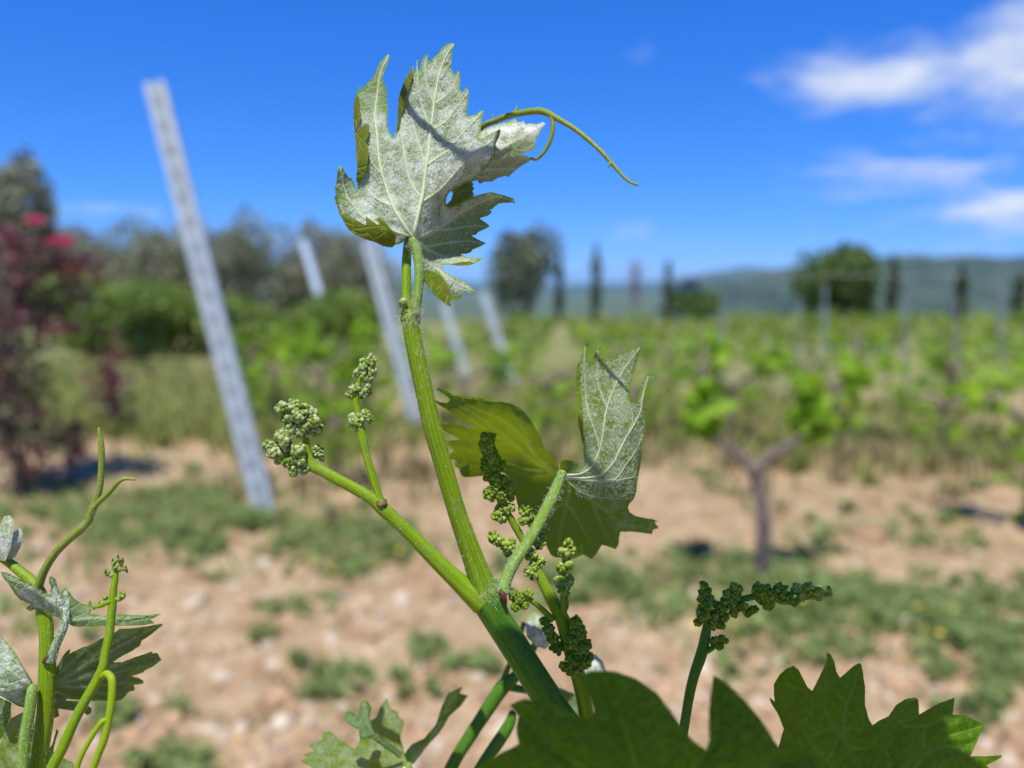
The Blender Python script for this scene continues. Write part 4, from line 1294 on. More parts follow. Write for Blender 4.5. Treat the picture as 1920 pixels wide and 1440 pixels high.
top_veins = [(9.5, [(775, 442), (787, 387), (793, 362), (798, 320), (803, 287), (805, 265), (808, 243), (815, 187), (822, 148), (833, 112), (851, 83)]),
             (8, [(773, 443), (767, 437), (750, 410), (737, 387), (727, 360), (717, 327), (711, 300), (707, 253), (703, 215), (708, 173), (713, 140), (728, 104)]),
             (4.6, [(737, 387), (713, 377), (695, 363), (687, 348), (682, 337)]), (5, [(770, 443), (735, 432), (685, 410), (670, 395), (653, 373), (645, 348), (638, 313)]),
             (5.4, [(790, 375), (787, 368), (770, 342), (762, 310), (757, 278), (753, 253), (753, 220), (760, 160)]), (3.2, [(717, 327), (705, 315), (695, 300), (688, 285)]), (2.6, [(716, 322), (722, 303), (728, 285)]),
             (3.4, [(800, 318), (795, 300), (777, 242), (772, 217), (767, 173), (770, 145)]), (3.8, [(808, 245), (802, 232), (788, 187), (783, 150), (782, 125)]), (2.8, [(813, 195), (810, 185), (802, 163), (797, 128), (800, 108)]),
             (6, [(795, 377), (797, 375), (828, 352), (858, 318), (873, 302), (907, 277), (937, 246)]), (5, [(803, 309), (805, 307), (837, 285), (842, 280), (867, 250), (890, 227), (905, 210)]), (4.6, [(810, 245), (812, 243), (837, 227), (855, 202), (875, 177), (876, 168)]), (3.8, [(816, 194), (818, 193), (838, 178), (852, 160), (860, 137)]), (2.6, [(823, 148), (832, 138), (846, 118)]),
             (5, [(777, 446), (783, 445), (812, 432), (840, 415), (873, 393), (907, 377), (932, 368), (962, 376)]), (3, [(812, 432), (840, 430), (880, 424), (912, 424)]), (3.4, [(780, 450), (800, 462), (840, 455), (880, 452), (906, 456)]), (3, [(783, 456), (812, 473), (840, 482), (863, 487), (900, 486)]), (3, [(787, 462), (795, 490), (820, 503), (833, 515), (860, 533), (890, 547)]),
             (2, [(750, 410), (720, 415), (700, 420)]), (2, [(727, 360), (745, 345), (755, 330)]), (2, [(858, 318), (870, 325), (890, 330)]), (2, [(837, 285), (860, 282), (880, 285)])]
flaps = [
    # rolled lower left margin
    ([(642, 400), (652, 402), (672, 415), (687, 422.5), (686, 406), (695, 412), (707, 421), (711, 421), (705, 411), (713, 408), (723, 417), (735, 432), (742.5, 443), (741, 458), (735, 464), (720, 462), (700, 453), (683, 448), (663, 438), (653, 430), (645, 417), (639, 404)],
     [(639, 404), (645, 417), (653, 430), (663, 438), (683, 448), (700, 453), (720, 462), (735, 464)], 17, .62),
    # rolled left margin of the second lobe
    ([(691, 232), (693, 237), (691, 253), (685, 267), (690, 273), (692, 287), (689, 303), (687, 320), (678, 335), (671, 350), (668, 337), (670, 312), (668, 295), (667, 267), (665, 248), (670, 247), (677, 240), (683, 233)],
     [(665, 248), (667, 267), (668, 295), (670, 312), (668, 337), (671, 350)], 13, .6),
    ([(671, 172), (672.5, 183), (674, 203), (678, 217), (675, 228), (668, 242), (664, 245), (663, 228), (662.5, 208), (664, 190), (667.5, 177)],
     [(664, 245), (663, 228), (662.5, 208), (664, 190), (667.5, 177), (671, 172)], 8, .6),
    # left rim of the middle lobe
    ([(775, 140), (767, 165), (760, 180), (758, 198), (752, 215), (748, 237), (742.5, 249), (744, 233), (746, 217), (746, 200), (748, 180), (753, 165), (760, 148), (767, 135), (773, 125)],
     [(742.5, 249), (744, 233), (746, 217), (746, 200), (748, 180), (753, 165), (760, 148), (767, 135), (773, 125)], 7, .6),
    # lower right curl
    ([(793, 507.5), (810, 509), (825, 514), (835, 528), (842, 543), (847, 555), (857, 554), (867, 552.5), (867, 558), (857, 562), (847, 562.5), (844, 566), (847, 572), (844, 575), (835, 569), (822, 560), (810, 548), (797, 532), (792.5, 522)],
     [(793, 507.5), (810, 509), (825, 514)], 20, .55),
    ([(843, 497), (860, 498), (877, 498), (890, 494), (880, 490), (862, 491), (852, 494)], [(843, 498), (860, 499), (877, 499)], 3, .5),
    ([(628, 356), (634, 372), (640, 400), (645, 417), (637, 402), (632, 387), (627, 372), (630, 365)], [(645, 417), (637, 402), (632, 387), (627, 372)], 4, .6)]


def top_wool_shade(x, y):
    """the lower right lobe is older: greener and less woolly, part of its shade put in, except towards its tip"""
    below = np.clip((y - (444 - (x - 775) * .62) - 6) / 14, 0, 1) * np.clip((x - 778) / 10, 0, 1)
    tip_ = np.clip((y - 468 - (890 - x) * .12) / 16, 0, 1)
    return (1 - below * (1 - tip_) * .82) * np.clip(.62 + (y - 90) / 560, .6, 1) * (1 - .72 * np.clip((729 - x) / 6, 0, 1) * np.clip((228 - y) / 22, 0, 1)) * (1 - .6 * np.clip((668 - x) / 14, 0, 1) * np.clip((395 - y) / 20, 0, 1))  # left lobes greener too, part of their shade put into the wool


tb = make_blade('leaf_blade', S, M_felt, top_out, top_dz, top_veins, flaps, 'silvery felted underside of the topmost leaf', step=3.2, quilt=1.5, ridge=2.2, seed=1, vein_mat=M_vein, wool=top_wool_shade)
felt(tb, top_out, lambda x, y: top_dz(x, y), 6500, 4, 8.5, .22, mask=lambda q: top_wool_shade(q[:, 0], q[:, 1]) > np.random.RandomState(3).uniform(0, 1, len(q)))

# ---- young white leaf behind it, and a smaller one below
yl_out = [(880, 262), (902, 245), (925, 236), (940, 231.6), (966, 223), (969, 228), (979, 229), (981, 225.5), (985, 233), (993, 231.6), (1007, 233), (1017.5, 229), (1023, 231), (1016, 240), (1011, 249), (1007, 259), (1000, 273), (1008, 274), (1004, 279), (992, 283), (983, 287), (975, 288), (990, 293), (999, 297), (990, 304), (976, 312), (968, 319), (956, 328), (954, 333), (949, 329.5), (935, 333), (923, 340), (906, 341.5), (901, 345), (894, 338), (880, 342), (865, 330)]
yl_dz = tps([(880, 265, 60), (940, 232, 86), (1020, 231, 110), (900, 300, 52), (930, 283, 50), (975, 262, 70), (1005, 274, 78), (900, 340, 86), (950, 330, 100), (995, 297, 84), (960, 300, 72), (870, 330, 62)])
yv = [(4, [(868, 320), (900, 288), (940, 255), (985, 236)]), (4, [(868, 322), (920, 290), (970, 262), (1018, 232)]), (3, [(868, 326), (920, 305), (960, 295), (998, 297)]), (3, [(866, 328), (900, 320), (930, 318), (968, 318)]), (2.6, [(866, 330), (890, 330), (920, 335)])]
make_blade('leaf_blade', S, M_white, yl_out, yl_dz, yv, [], 'small white woolly leaf behind the silvery leaf', step=3.5, quilt=2.4, ridge=2.5, seed=3, wool=lambda x, y: 1 - .85 * np.clip((y - 283 + (x - 930) * .55) / 14, 0, 1))  # wool thinned below the diagonal to carry the lower half's shade
sl_out = [(845, 352), (862, 340), (880, 338), (889, 345), (886, 349), (890, 354), (886, 358), (889, 365), (882, 372), (866, 380), (853, 388), (842, 392), (836, 384), (846, 375), (849, 363)]
make_blade('leaf_blade', S, M_side, sl_out, tps([(845, 352, 80), (890, 345, 90), (885, 370, 110), (840, 390, 90)]), [(3, [(845, 372), (865, 360), (888, 348)])], [], 'tiny dark green leaf behind the silvery leaf', step=3.5, seed=4)
g = Geo(); g.px_tube([(835, 340, 60, 4.5), (852, 352, 70, 4), (850, 372, 80, 3.5), (842, 388, 84, 3)], 8, 5); g.out('petiole', M_tend, S)

# ---- tendril
tn = [(858, 312, 64, 5), (882, 268, 50, 5), (904, 238, 40, 5.4), (931.5, 225.5, 20, 5.6), (957, 216, 2, 5.8), (983, 211, -14, 6), (1009, 208, -30, 6.6), (1026, 212, -42, 6.4), (1040, 219.5, -52, 5.6), (1055, 228, -60, 5), (1078, 242, -72, 4.7), (1103, 262, -84, 4.4), (1126, 283, -94, 4.1), (1145, 304, -100, 3.8), (1164, 326, -106, 3.2), (1179, 340, -110, 2.8), (1196, 347.5, -113, 2.4)]
g = Geo(); g.px_tube(tn, 14, 6)
g.px_tube([(1034, 217, -50, 4.2), (1037, 237, -52, 4.2), (1034, 255.6, -52, 4.0), (1026, 276, -50, 3.6), (1016, 290, -46, 3.2), (1005, 298.6, -40, 2.9), (995, 297, -34, 2.2)], 12, 6)
td = g.out('tendril', M_tend, S, label='long curved forked tendril at the top right')
g = Geo()
g.px_tube([(1144, 303, -101, 2.6), (1143, 309, -104, 2.6), (1141, 314, -104, 1.6)], 8, 4)
g.px_tube([(965, 213, 0, 4), (968, 206, 0, 3), (970, 198, 1, 1)], 8, 4)
g.px_tube([(924, 226, 26, 2.4), (925, 220, 26, 2), (925, 215, 26, .8)], 8, 4)
g.px_tube([(936, 221, 20, 2.6), (940, 216, 20, 1.2)], 8, 4)
g.out('bract', M_tend, td)

# ---- left flower stalk
lf_pts = [(905, 1128, -4, 25), (884, 1112, -8, 20.5), (862, 1092, -10, 17.5), (830, 1062, -14, 15.5), (798, 1030, -18, 14), (768, 1000, -22, 13), (740, 974, -25, 13), (722, 957, -27, 13.5), (704, 941, -28, 12), (686, 928, -29, 11.2), (660, 913, -29, 10.6), (635, 900, -30, 10.5), (608, 885, -30, 10.5), (585, 872, -30, 11), (576, 850, -30, 8), (574, 820, -30, 6)]
g = Geo(); g.px_tube(lf_pts, 20, 6, ribs=7, amp=.03)
br_pts = [(716, 948, -27, 9.5), (710, 930, -27, 7.5), (701.5, 903, -26, 7.4), (692, 872, -24, 7.4), (686, 851, -22, 7.6), (680, 825, -20, 8.6), (676, 802, -18, 8), (670, 770, -16, 6), (667, 752, -14, 6), (675, 710, -12, 4), (690, 680, -10, 3)]
g.px_tube(br_pts, 16, 6, ribs=5, amp=.03)
lf = g.out('flower_stalk', M_stem, S, label='forked flower stalk reaching left')
hairs(lf, lf_pts[2:14], 170, 8, 12, .16); hairs(lf, br_pts[:8], 70, 7, 13, .16)
g = Geo(); g.px_tube([(707, 940, -38, 3), (713, 947, -40, 5), (721, 944, -40, 4), (723, 936, -37, 2)], 8, 4); g.out('bract', M_brown, lf)
bud_cluster(lf, M_budw, [(528, 766, 13), (551, 764, 16), (571, 773, 16), (583, 778, 14), (571, 794, 18), (595, 803, 12), (567, 808, 16), (541, 786, 14), (549, 800, 12), (560, 780, 14, -16), (588, 790, 12, -12), (592, 812, 8)], -32, 21, bud=4.9)
bud_cluster(lf, M_budw, [(530, 818, 15), (504, 836, 12), (517, 846, 15), (537, 841, 16), (560, 845, 14, -14), (524, 863, 10), (542, 863, 14), (551, 874, 12), (571, 879, 12), (549, 887, 8), (533, 828, 12, -14), (510, 850, 10, -10), (563, 864, 10, -12)], -34, 22, bud=4.9)
bud_cluster(lf, M_budw, [(596, 850, 11), (593, 842, 8), (602, 858, 7)], -24, 23, bud=4)
bud_cluster(lf, M_budw, [(690, 680, 13), (697, 675, 10), (681, 702, 12), (672, 700, 10), (690, 708, 11), (697, 698, 9), (664, 730, 12), (676, 735, 11), (658, 738, 10), (686, 735, 11), (690, 722, 8), (683, 690, 11)], -12, 24, bud=4.2)
bud_cluster(lf, M_budw, [(665, 790, 13), (677, 786, 12), (671, 797, 12), (690, 784, 10), (686, 775, 8), (660, 784, 8)], -18, 25, bud=4.2)

# ---- node: red stipule and scale
g = Geo(); g.px_tube([(938, 1106, -22, 3), (942, 1114, -25, 5.5), (946, 1124, -24, 5), (948, 1134, -20, 2.5)], 8, 4); g.out('stipule', M_red, S, label='dark red stipule at the node')
g = Geo(); g.px_tube([(926, 1100, -4, 6), (929, 1092, -3, 5), (930, 1086, -2, 2)], 8, 4); g.out('axil_bud', M_cane, S)

# ---- lower leaf and its petiole
lp_pts = [(942, 1112, -4, 14), (945, 1098, 0, 12.5), (953, 1076, 6, 11.5), (967, 1050, 14, 11.2), (990, 1016, 25, 11), (1010, 982, 36, 11), (1025, 953, 44, 11), (1034, 936, 49, 11), (1043, 916, 54, 10.5), (1050, 896, 58, 10), (1055, 884, 60, 9)]
g = Geo(); g.px_tube(lp_pts, 20, 6, ribs=5, amp=.05); po = g.out('petiole', M_pet, S)
hairs(po, lp_pts, 330, 8, 14, .2)
low_out = [(1050, 884), (1044, 865), (1021, 841), (1012, 816), (999, 794), (987.5, 777), (974, 764), (959, 757), (937, 753), (920, 748), (897.5, 745), (862, 742), (850, 741), (836, 731), (821, 727), (818, 731), (828, 736), (843, 747), (843, 752), (837, 756), (825, 754), (811, 747), (822, 759), (837, 767), (856, 781), (875, 792), (896, 802), (881, 804), (867, 797), (843, 795), (822, 796), (834, 809), (864, 824), (837, 827), (828, 832), (836, 837), (851, 844), (841, 854), (834, 859), (854, 863), (851.5, 874), (860, 878), (865, 891), (871, 895), (890, 894), (907, 892), (930, 884), (946, 887), (955, 897), (963, 916), (970, 945), (982, 975), (1000, 1000), (1018, 1012), (1026, 1027), (1033, 1041), (1043, 1046), (1058, 1044), (1076, 1048), (1092, 1040), (1101, 1043), (1108.5, 1049), (1120, 1036), (1128.5, 1022), (1139, 1024), (1154.5, 1030), (1160, 1022), (1161, 1007), (1163, 997), (1182, 997), (1200, 998), (1222, 1002), (1225, 993), (1233.5, 991), (1234, 987.5), (1227, 979), (1235, 979), (1226, 974), (1208, 971), (1191, 967), (1180.5, 960), (1177, 951),
           (1180.5, 944), (1187.5, 937), (1193, 923), (1196, 895.6), (1199.7, 880), (1206.6, 821), (1212, 786), (1213, 767), (1208, 765), (1208, 755), (1215, 729), (1220.5, 715), (1226, 715), (1230, 706), (1229, 703), (1219, 700), (1212, 703), (1205, 713), (1201, 727), (1196, 745), (1191, 755), (1185, 755), (1180, 753), (1179, 743), (1182, 720), (1189, 696), (1196, 673), (1199.7, 658), (1201, 651), (1191, 652), (1173.6, 657), (1156, 667), (1144, 672), (1133.7, 673), (1130, 668), (1126, 656), (1129, 650), (1121.5, 652.6), (1114.6, 665), (1110, 679.5), (1105, 682), (1102.5, 673), (1100, 656), (1102.5, 644), (1097, 645.6), (1091, 661), (1088.5, 677), (1086, 679.5), (1083, 682), (1080, 703), (1078, 729), (1081, 751.5), (1085, 795), (1090, 821), (1094, 835), (1095.5, 869), (1088, 878), (1083, 876), (1084, 868), (1072, 864), (1060, 862), (1051, 866)]
low_dz = tps([(1055, 884, 64), (1044, 865, 40), (1021, 841, 2), (999, 794, -46), (960, 757, -76), (897, 745, -74), (850, 742, -46), (818, 733, -30), (815, 748, -22), (896, 802, -4), (840, 830, 40), (855, 870, 92), (900, 890, 122), (946, 885, 116), (970, 850, 60), (935, 815, 12), (960, 915, 104), (985, 975, 132), (1010, 900, 84),
              (1026, 1030, 150), (1060, 950, 98), (1062, 910, 76), (1050, 1000, 130), (1108, 1047, 190), (1155, 1028, 182), (1162, 998, 160), (1110, 950, 102), (1182, 985, 158), (1232, 985, 176), (1180, 962, 120), (1150, 936, 76), (1173, 948, 84),
              (1100, 895, 70), (1132, 905, 58), (1160, 905, 50), (1185, 930, 78), (1107, 876, 66), (1128, 824, 68), (1135, 777, 76), (1154, 720, 94), (1200, 652, 122), (1092, 850, 76), (1082, 740, 92), (1085, 682, 104), (1100, 646, 118), (1125, 655, 116), (1165, 850, 48), (1180, 800, 62), (1198, 885, 80), (1212, 780, 110), (1205, 830, 92), (1190, 755, 84), (1215, 706, 128), (1228, 705, 136), (1072, 864, 52), (1084, 870, 64)])
low_veins = [(7, [(1057, 890), (1085, 889), (1107.6, 876.5), (1121.5, 850), (1128.5, 824), (1135, 777.5), (1142, 751.5), (1154.5, 720), (1173.6, 687), (1199.6, 652.6)]),
             (6.5, [(1057, 893), (1100, 896), (1132, 887), (1153, 862.6), (1156, 855.7), (1173.6, 821), (1187.5, 798), (1201, 769), (1205, 743), (1215, 706)]),
             (4.6, [(1058, 895), (1100, 900), (1140, 900), (1156, 897), (1173.6, 871), (1189, 850), (1206, 815)]), (4.4, [(1058, 896), (1121, 903), (1147.6, 902), (1193, 894)]), (3, [(1060, 898), (1076, 913), (1097, 927), (1121.5, 932), (1160, 936)]),
             (3.2, [(1122, 838), (1120, 822), (1107.6, 786), (1099, 751.5), (1097, 713), (1095, 690), (1097, 650)]), (3.2, [(1138, 765), (1125, 732), (1120, 708), (1120, 656)]), (2.2, [(1143, 750), (1140, 735), (1135, 700), (1140, 676)]), (2.4, [(1174, 818), (1186, 790), (1184, 765)]),
             (5.5, [(1058, 892), (1066, 905), (1067, 918), (1062.5, 944), (1055.5, 972), (1050, 996), (1048, 1040)]), (4, [(1060, 896), (1080, 912), (1109, 939), (1139, 960), (1173, 984), (1225, 993)]), (2.6, [(1062, 944), (1080, 970), (1100, 1005), (1108, 1044)]), (2.4, [(1109, 939), (1125, 980), (1150, 1024)]), (2.4, [(1064, 940), (1040, 955), (1020, 980)]),
             (5.5, [(1052, 888), (1042, 884), (1006, 867), (969, 837), (935, 820), (890, 790), (830, 750)]), (3.2, [(1035, 880), (1000, 850), (975, 815), (940, 785), (880, 760), (838, 738)]), (3.2, [(1042, 886), (990, 878), (940, 862), (900, 850), (840, 830)]), (2.8, [(1044, 888), (990, 890), (940, 875), (890, 872), (855, 868)]), (2.4, [(1000, 850), (985, 815), (972, 780)]), (2.4, [(969, 837), (930, 805), (890, 775), (850, 752)]), (2.2, [(960, 832), (920, 828), (880, 815), (845, 800)])]
low_flaps = [([(1086, 680), (1089, 690), (1086, 705), (1088, 722), (1090, 745), (1092, 765), (1094, 790), (1093, 812), (1096, 824), (1092, 832), (1090, 821), (1085, 795), (1081, 751.5), (1078, 729), (1080, 703), (1083, 682)],
              [(1083, 682), (1080, 703), (1078, 729), (1081, 751.5), (1085, 795), (1090, 821), (1092, 832)], 7, .6),
             ([(843, 748), (862, 742), (897, 745), (920, 748), (937, 753), (928, 754), (905, 751), (870, 747), (850, 750)], [(846, 744), (862, 742), (897, 745), (920, 748), (937, 753)], 4, .6)]
lb = make_blade('leaf_blade', S, M_under, low_out, low_dz, low_veins, low_flaps, 'large lower leaf, left half glowing green, right half curled up', step=3.4, quilt=1.4, ridge=1.8, seed=7, vein_mat=M_vein, vein_scale=.36, n_tube=9, wool=lambda x, y: .22 + .78 * np.clip((x - 1070 - np.clip(y - 905, 0, 200) * .9) / 20, 0, 1))
felt(lb, low_out, lambda x, y: low_dz(x, y), 3800, 9, 8, .19, mask=lambda q: (q[:, 0] > 1080) & (q[:, 1] < 935))

# ---- hanging flower cluster behind the petiole
rc_pts = [(1110, 1400, 22, 14), (1092, 1300, 26, 14), (1075, 1235, 30, 14), (1066, 1205, 32, 14), (1056, 1165, 34, 14), (1036, 1127, 36, 12), (1021, 1098, 38, 10.5), (1011, 1076, 40, 9), (1000, 1050, 44, 7.5), (990, 1030, 48, 7), (977, 1007, 50, 7), (962, 980, 48, 7), (950, 958, 44, 6), (940, 925, 36, 5), (928, 885, 28, 4.5), (918, 850, 20, 4), (912, 825, 14, 3)]
g = Geo(); g.px_tube(rc_pts, 16, 6, ribs=5, amp=.04)
g.px_tube([(1060, 1172, 30, 6), (1058, 1150, 24, 5.5), (1055, 1128, 20, 5), (1056, 1100, 18, 4), (1060, 1060, 18, 3), (1064, 1025, 18, 2)], 12, 5)
g.px_tube([(1058, 1150, 28, 3.5), (1064, 1135, 24, 3), (1062, 1118, 24, 3)], 8, 5)
g.px_tube([(1036, 1162, 30, 6.5), (1018, 1144, 22, 5.5), (998, 1127, 14, 5), (982, 1120, 10, 4)], 12, 5)
rc_ = g.out('flower_stalk', M_stem, S, label='branched flower stalk behind the leaf petiole')
hairs(rc_, rc_pts[4:12], 80, 7, 19, .16)
rdz = tps([(914, 820, 12), (920, 870, 22), (945, 925, 34), (950, 960, 40), (985, 970, 46), (940, 1020, 28), (1000, 1060, 36), (1010, 1000, 58)])
bud_cluster(rc_, M_bud_shade, [(914, 820, 14), (912, 832, 15), (916, 846, 16), (921, 858, 14), (916, 872, 17), (935, 872, 13), (922, 891, 16), (940, 902, 14), (952, 916, 14), (920, 925, 14), (939, 931, 13), (956, 929, 11), (928, 905, 11)], rdz, 31, bud=5.2)
bud_cluster(rc_, M_bud, [(945, 955, 15), (932, 967, 11), (957, 953, 9), (942, 974, 8), (985, 957, 13), (992, 970, 11), (982, 977, 10)], rdz, 32, bud=4.4)
bud_cluster(rc_, M_bud, [(925, 1007, 12), (936, 1016, 11), (951, 1024, 12), (961, 1015, 8), (952, 1036, 8)], rdz, 33, bud=4.4)
bud_cluster(rc_, M_bud, [(1014, 1053, 11), (1002, 1060, 11), (994, 1072, 11), (1001, 1080, 8), (996, 1040, 13), (1010, 1018, 12), (1019, 990, 11), (1014, 1004, 11)], rdz, 34, bud=4.4)
bud_cluster(rc_, M_bud, [(1065, 1021, 11), (1059, 1036, 12), (1070, 1031, 9), (1055, 1064, 12), (1067, 1061, 9), (1062, 1047, 9), (1050, 1091, 12), (1065, 1089, 12), (1057, 1104, 13)], 16, 35, bud=4.9)
bud_cluster(rc_, M_bud_shade, [(963, 1115, 11), (974, 1124, 13), (989, 1113, 10), (968, 1136, 9), (983, 1134, 8)], 10, 36, bud=4.6)
bud_cluster(rc_, M_bud_shade, [(1022, 1164, 9), (1029, 1180, 12), (1038, 1196, 13), (1046, 1214, 13)], 26, 37, bud=4.6)
bud_cluster(rc_, M_bud_shade, [(1080, 1167, 13), (1083, 1182, 15), (1091, 1190, 10), (1075, 1203, 15), (1097, 1208, 12), (1087, 1217, 17), (1104, 1230, 9), (1077, 1236, 17), (1094, 1241, 14), (1057, 1250, 9), (1070, 1254, 13), (1081, 1261, 11)], 12, 38, bud=4.7)

# ======================= lower right shoot: two big leaves and a flower cluster
base_r = W(1420, 1720, -60)
R_ = thing('vine_shoot', base_r, 'low grapevine shoot with dark green leaves along the bottom edge', 'vine shoot', 'grapevine shoots')
g = Geo(); g.px_tube([(1420, 1720, -60, 28), (1400, 1640, -40, 26), (1350, 1580, -20, 24), (1290, 1530, 0, 20), (1250, 1480, 20, 14)], 14, 6); g.out('cane', M_cane, R_)
g = Geo(); g.px_tube([(1400, 1650, -50, 12), (1500, 1600, -60, 11), (1600, 1560, -60, 10), (1650, 1525, -40, 9)], 12, 6); g.out('petiole', M_pet, R_)
g = Geo(); g.px_tube([(1400, 1660, -60, 12), (1330, 1640, -200, 12), (1260, 1600, -320, 12), (1230, 1560, -345, 10)], 12, 6); g.out('petiole', M_pet, R_)
right_out = [(1452, 1440), (1459, 1403), (1469.5, 1366), (1459, 1340), (1443.4, 1314), (1443.4, 1308), (1452.6, 1315.5), (1451, 1301), (1451, 1283), (1461.7, 1264.7), (1474.7, 1253), (1488, 1248.5), (1498, 1257), (1506, 1272.5), (1513.8, 1288), (1523, 1295.4), (1532, 1277.7), (1542, 1257), (1551.5, 1236), (1550, 1222.5), (1558, 1228), (1564.5, 1241), (1568.4, 1259.5), (1575, 1271), (1588, 1259.5), (1599.7, 1249), (1611, 1243), (1615, 1245), (1619, 1267), (1622, 1288), (1622, 1322), (1628, 1345), (1635.6, 1360), (1649, 1350.6), (1666, 1343), (1680, 1322), (1696, 1311.6), (1715.6, 1307), (1721, 1310), (1723, 1322), (1723, 1340), (1740, 1330), (1764, 1317), (1790, 1308.4), (1788.5, 1322), (1786, 1340), (1810.6, 1341.5), (1829, 1350.6), (1842, 1358), (1847, 1359), (1840.6, 1371.5), (1831.5, 1392), (1819.7, 1418), (1847, 1418), (1878, 1416), (1878, 1420), (1862.7, 1429), (1849.7, 1435), (1862, 1446), (1850, 1490), (1800, 1530), (1720, 1545), (1660, 1530), (1590, 1550), (1520, 1520), (1470, 1480)]
right_dz = tps([(1660, 1525, -60), (1550, 1230, 70), (1470, 1260, 62), (1455, 1312, 70), (1470, 1400, 10), (1612, 1246, 58), (1630, 1350, 18), (1717, 1309, 40), (1790, 1310, 48), (1845, 1360, 48), (1870, 1420, 40), (1735, 1410, -6), (1580, 1380, 6), (1500, 1356, 24), (1800, 1500, 10), (1520, 1500, -10)])
right_veins = [(4, [(1655, 1520), (1640, 1500), (1550, 1426), (1513.8, 1384.5), (1498, 1356), (1490, 1330), (1485, 1288), (1486, 1250)]), (4.4, [(1657, 1520), (1650, 1510), (1610, 1439), (1597, 1413), (1581.5, 1382), (1563, 1361), (1547.6, 1332), (1547.6, 1301), (1551, 1226)]), (3.2, [(1581.5, 1382), (1581.5, 1366), (1586.7, 1319), (1597, 1301), (1612.7, 1246)]),
               (3.8, [(1660, 1520), (1667, 1429), (1662, 1410.5), (1670, 1387), (1683, 1356), (1701, 1319), (1717, 1309)]), (4.4, [(1663, 1520), (1670, 1510), (1719.5, 1434), (1735, 1413), (1766, 1397.5), (1777, 1382), (1810, 1372), (1846, 1360)]), (3, [(1735, 1412), (1731, 1387), (1740, 1361), (1779, 1340), (1788, 1310)]), (2.2, [(1498, 1356), (1523, 1335), (1524, 1300)]), (2.2, [(1485, 1288), (1500, 1290), (1510, 1292)]), (2, [(1485, 1288), (1465, 1280)]), (2.2, [(1581, 1366), (1610, 1367), (1625, 1370)]),
               (2.2, [(1594, 1405), (1625, 1402), (1650, 1400)]), (2, [(1590, 1319), (1570, 1300), (1560, 1280)]), (2, [(1683, 1356), (1715, 1345), (1722, 1340)]), (2, [(1766, 1397), (1790, 1400), (1820, 1395)]), (2, [(1740, 1361), (1715, 1362), (1690, 1360)]), (2, [(1550, 1426), (1565, 1400), (1575, 1385)]), (2, [(1513, 1384), (1535, 1375), (1560, 1365)])]
make_blade('leaf_blade', R_, M_bottom, right_out, right_dz, right_veins, [], 'dark green toothed leaf at the bottom right', step=4, quilt=4.2, ridge=-1.6, seed=11, flip=True, vein_mat=M_vein_top, vein_scale=.22)


def front(p_, depth_dz):
    return p_


fr_out = [(880, 1450), (896, 1438), (934, 1414), (972, 1395), (967, 1365), (972, 1343), (956, 1322), (983, 1311), (1021, 1313.6), (1064, 1332.5), (1107.5, 1349), (1113, 1332.5), (1102, 1300), (1086, 1267.5), (1107.5, 1258), (1151, 1258), (1194, 1273), (1232, 1300), (1264.6, 1343), (1297, 1387), (1324, 1405.6), (1329.6, 1387), (1329.6, 1327), (1338, 1265), (1357, 1278), (1394.6, 1311), (1427, 1349), (1454, 1392), (1464, 1404), (1478, 1392), (1500, 1398), (1519, 1414), (1535, 1438), (1560, 1500), (1500, 1590), (1400, 1640), (1300, 1600), (1230, 1560), (1140, 1610), (1040, 1600), (920, 1540)]
fr_dz = tps([(1230, 1560, -350), (1150, 1260, -345), (1338, 1265, -340), (960, 1320, -330), (890, 1440, -330), (1520, 1414, -335), (1220, 1400, -385), (1400, 1420, -380), (1060, 1420, -375), (1500, 1580, -330), (950, 1540, -330)])
fr_veins = [(6, [(1230, 1550), (1190, 1430), (1160, 1330), (1130, 1262)]), (6, [(1232, 1550), (1290, 1450), (1340, 1380), (1338, 1270)]), (5, [(1228, 1550), (1120, 1460), (1040, 1400), (960, 1325)]), (5, [(1236, 1550), (1340, 1480), (1430, 1440), (1515, 1416)])]
make_blade('leaf_blade', R_, M_bottom, fr_out, fr_dz, fr_veins, [], 'blurred dark green leaf close to the lens at the bottom', step=6, quilt=6, ridge=-2, seed=12, flip=True)

fs_pts = [(1262, 1500, 30, 11), (1272, 1430, 30, 10), (1279, 1385, 30, 9.5), (1285.5, 1348, 30, 9), (1293, 1303, 30, 9.2), (1302, 1265.6, 30, 9.6), (1313, 1234, 30, 10.5), (1320, 1208, 30, 10), (1324, 1185.6, 30, 9), (1330, 1163, 30, 7), (1349, 1143, 30, 6), (1375.6, 1128, 30, 5), (1404, 1121, 30, 6), (1429, 1116, 30, 6), (1460, 1112, 30, 4), (1493, 1112, 30, 3), (1527, 1110, 30, 3), (1550, 1110, 30, 2)]
g = Geo(); g.px_tube(fs_pts, 16, 6, ribs=5, amp=.03)
g.px_tube([(1322, 1222, 24, 6), (1334, 1216, 20, 5), (1346, 1206, 18, 4)], 8, 5)
fo = g.out('flower_stalk', M_cane, R_, label='bent flower stalk rising behind the bottom leaves')
bud_cluster(fo, M_bud_shade, [(1320, 1098, 9), (1322, 1110, 12), (1317, 1121, 11), (1332, 1123, 9), (1324, 1134, 13), (1312, 1148, 9), (1322, 1154, 14), (1338, 1157, 13), (1308, 1168, 8), (1333, 1170, 12), (1352, 1172, 9), (1357, 1157, 10), (1353, 1141, 12), (1344, 1134, 9)], 28, 41, bud=4.0)
bud_cluster(fo, M_bud_shade, [(1358, 1128, 9), (1364, 1114, 10), (1376, 1102, 10), (1386, 1104, 8), (1378, 1117, 11), (1373, 1132, 12), (1376, 1149, 9), (1393, 1138, 10), (1401, 1149, 9), (1414, 1143, 8)], 28, 42, bud=4.0)
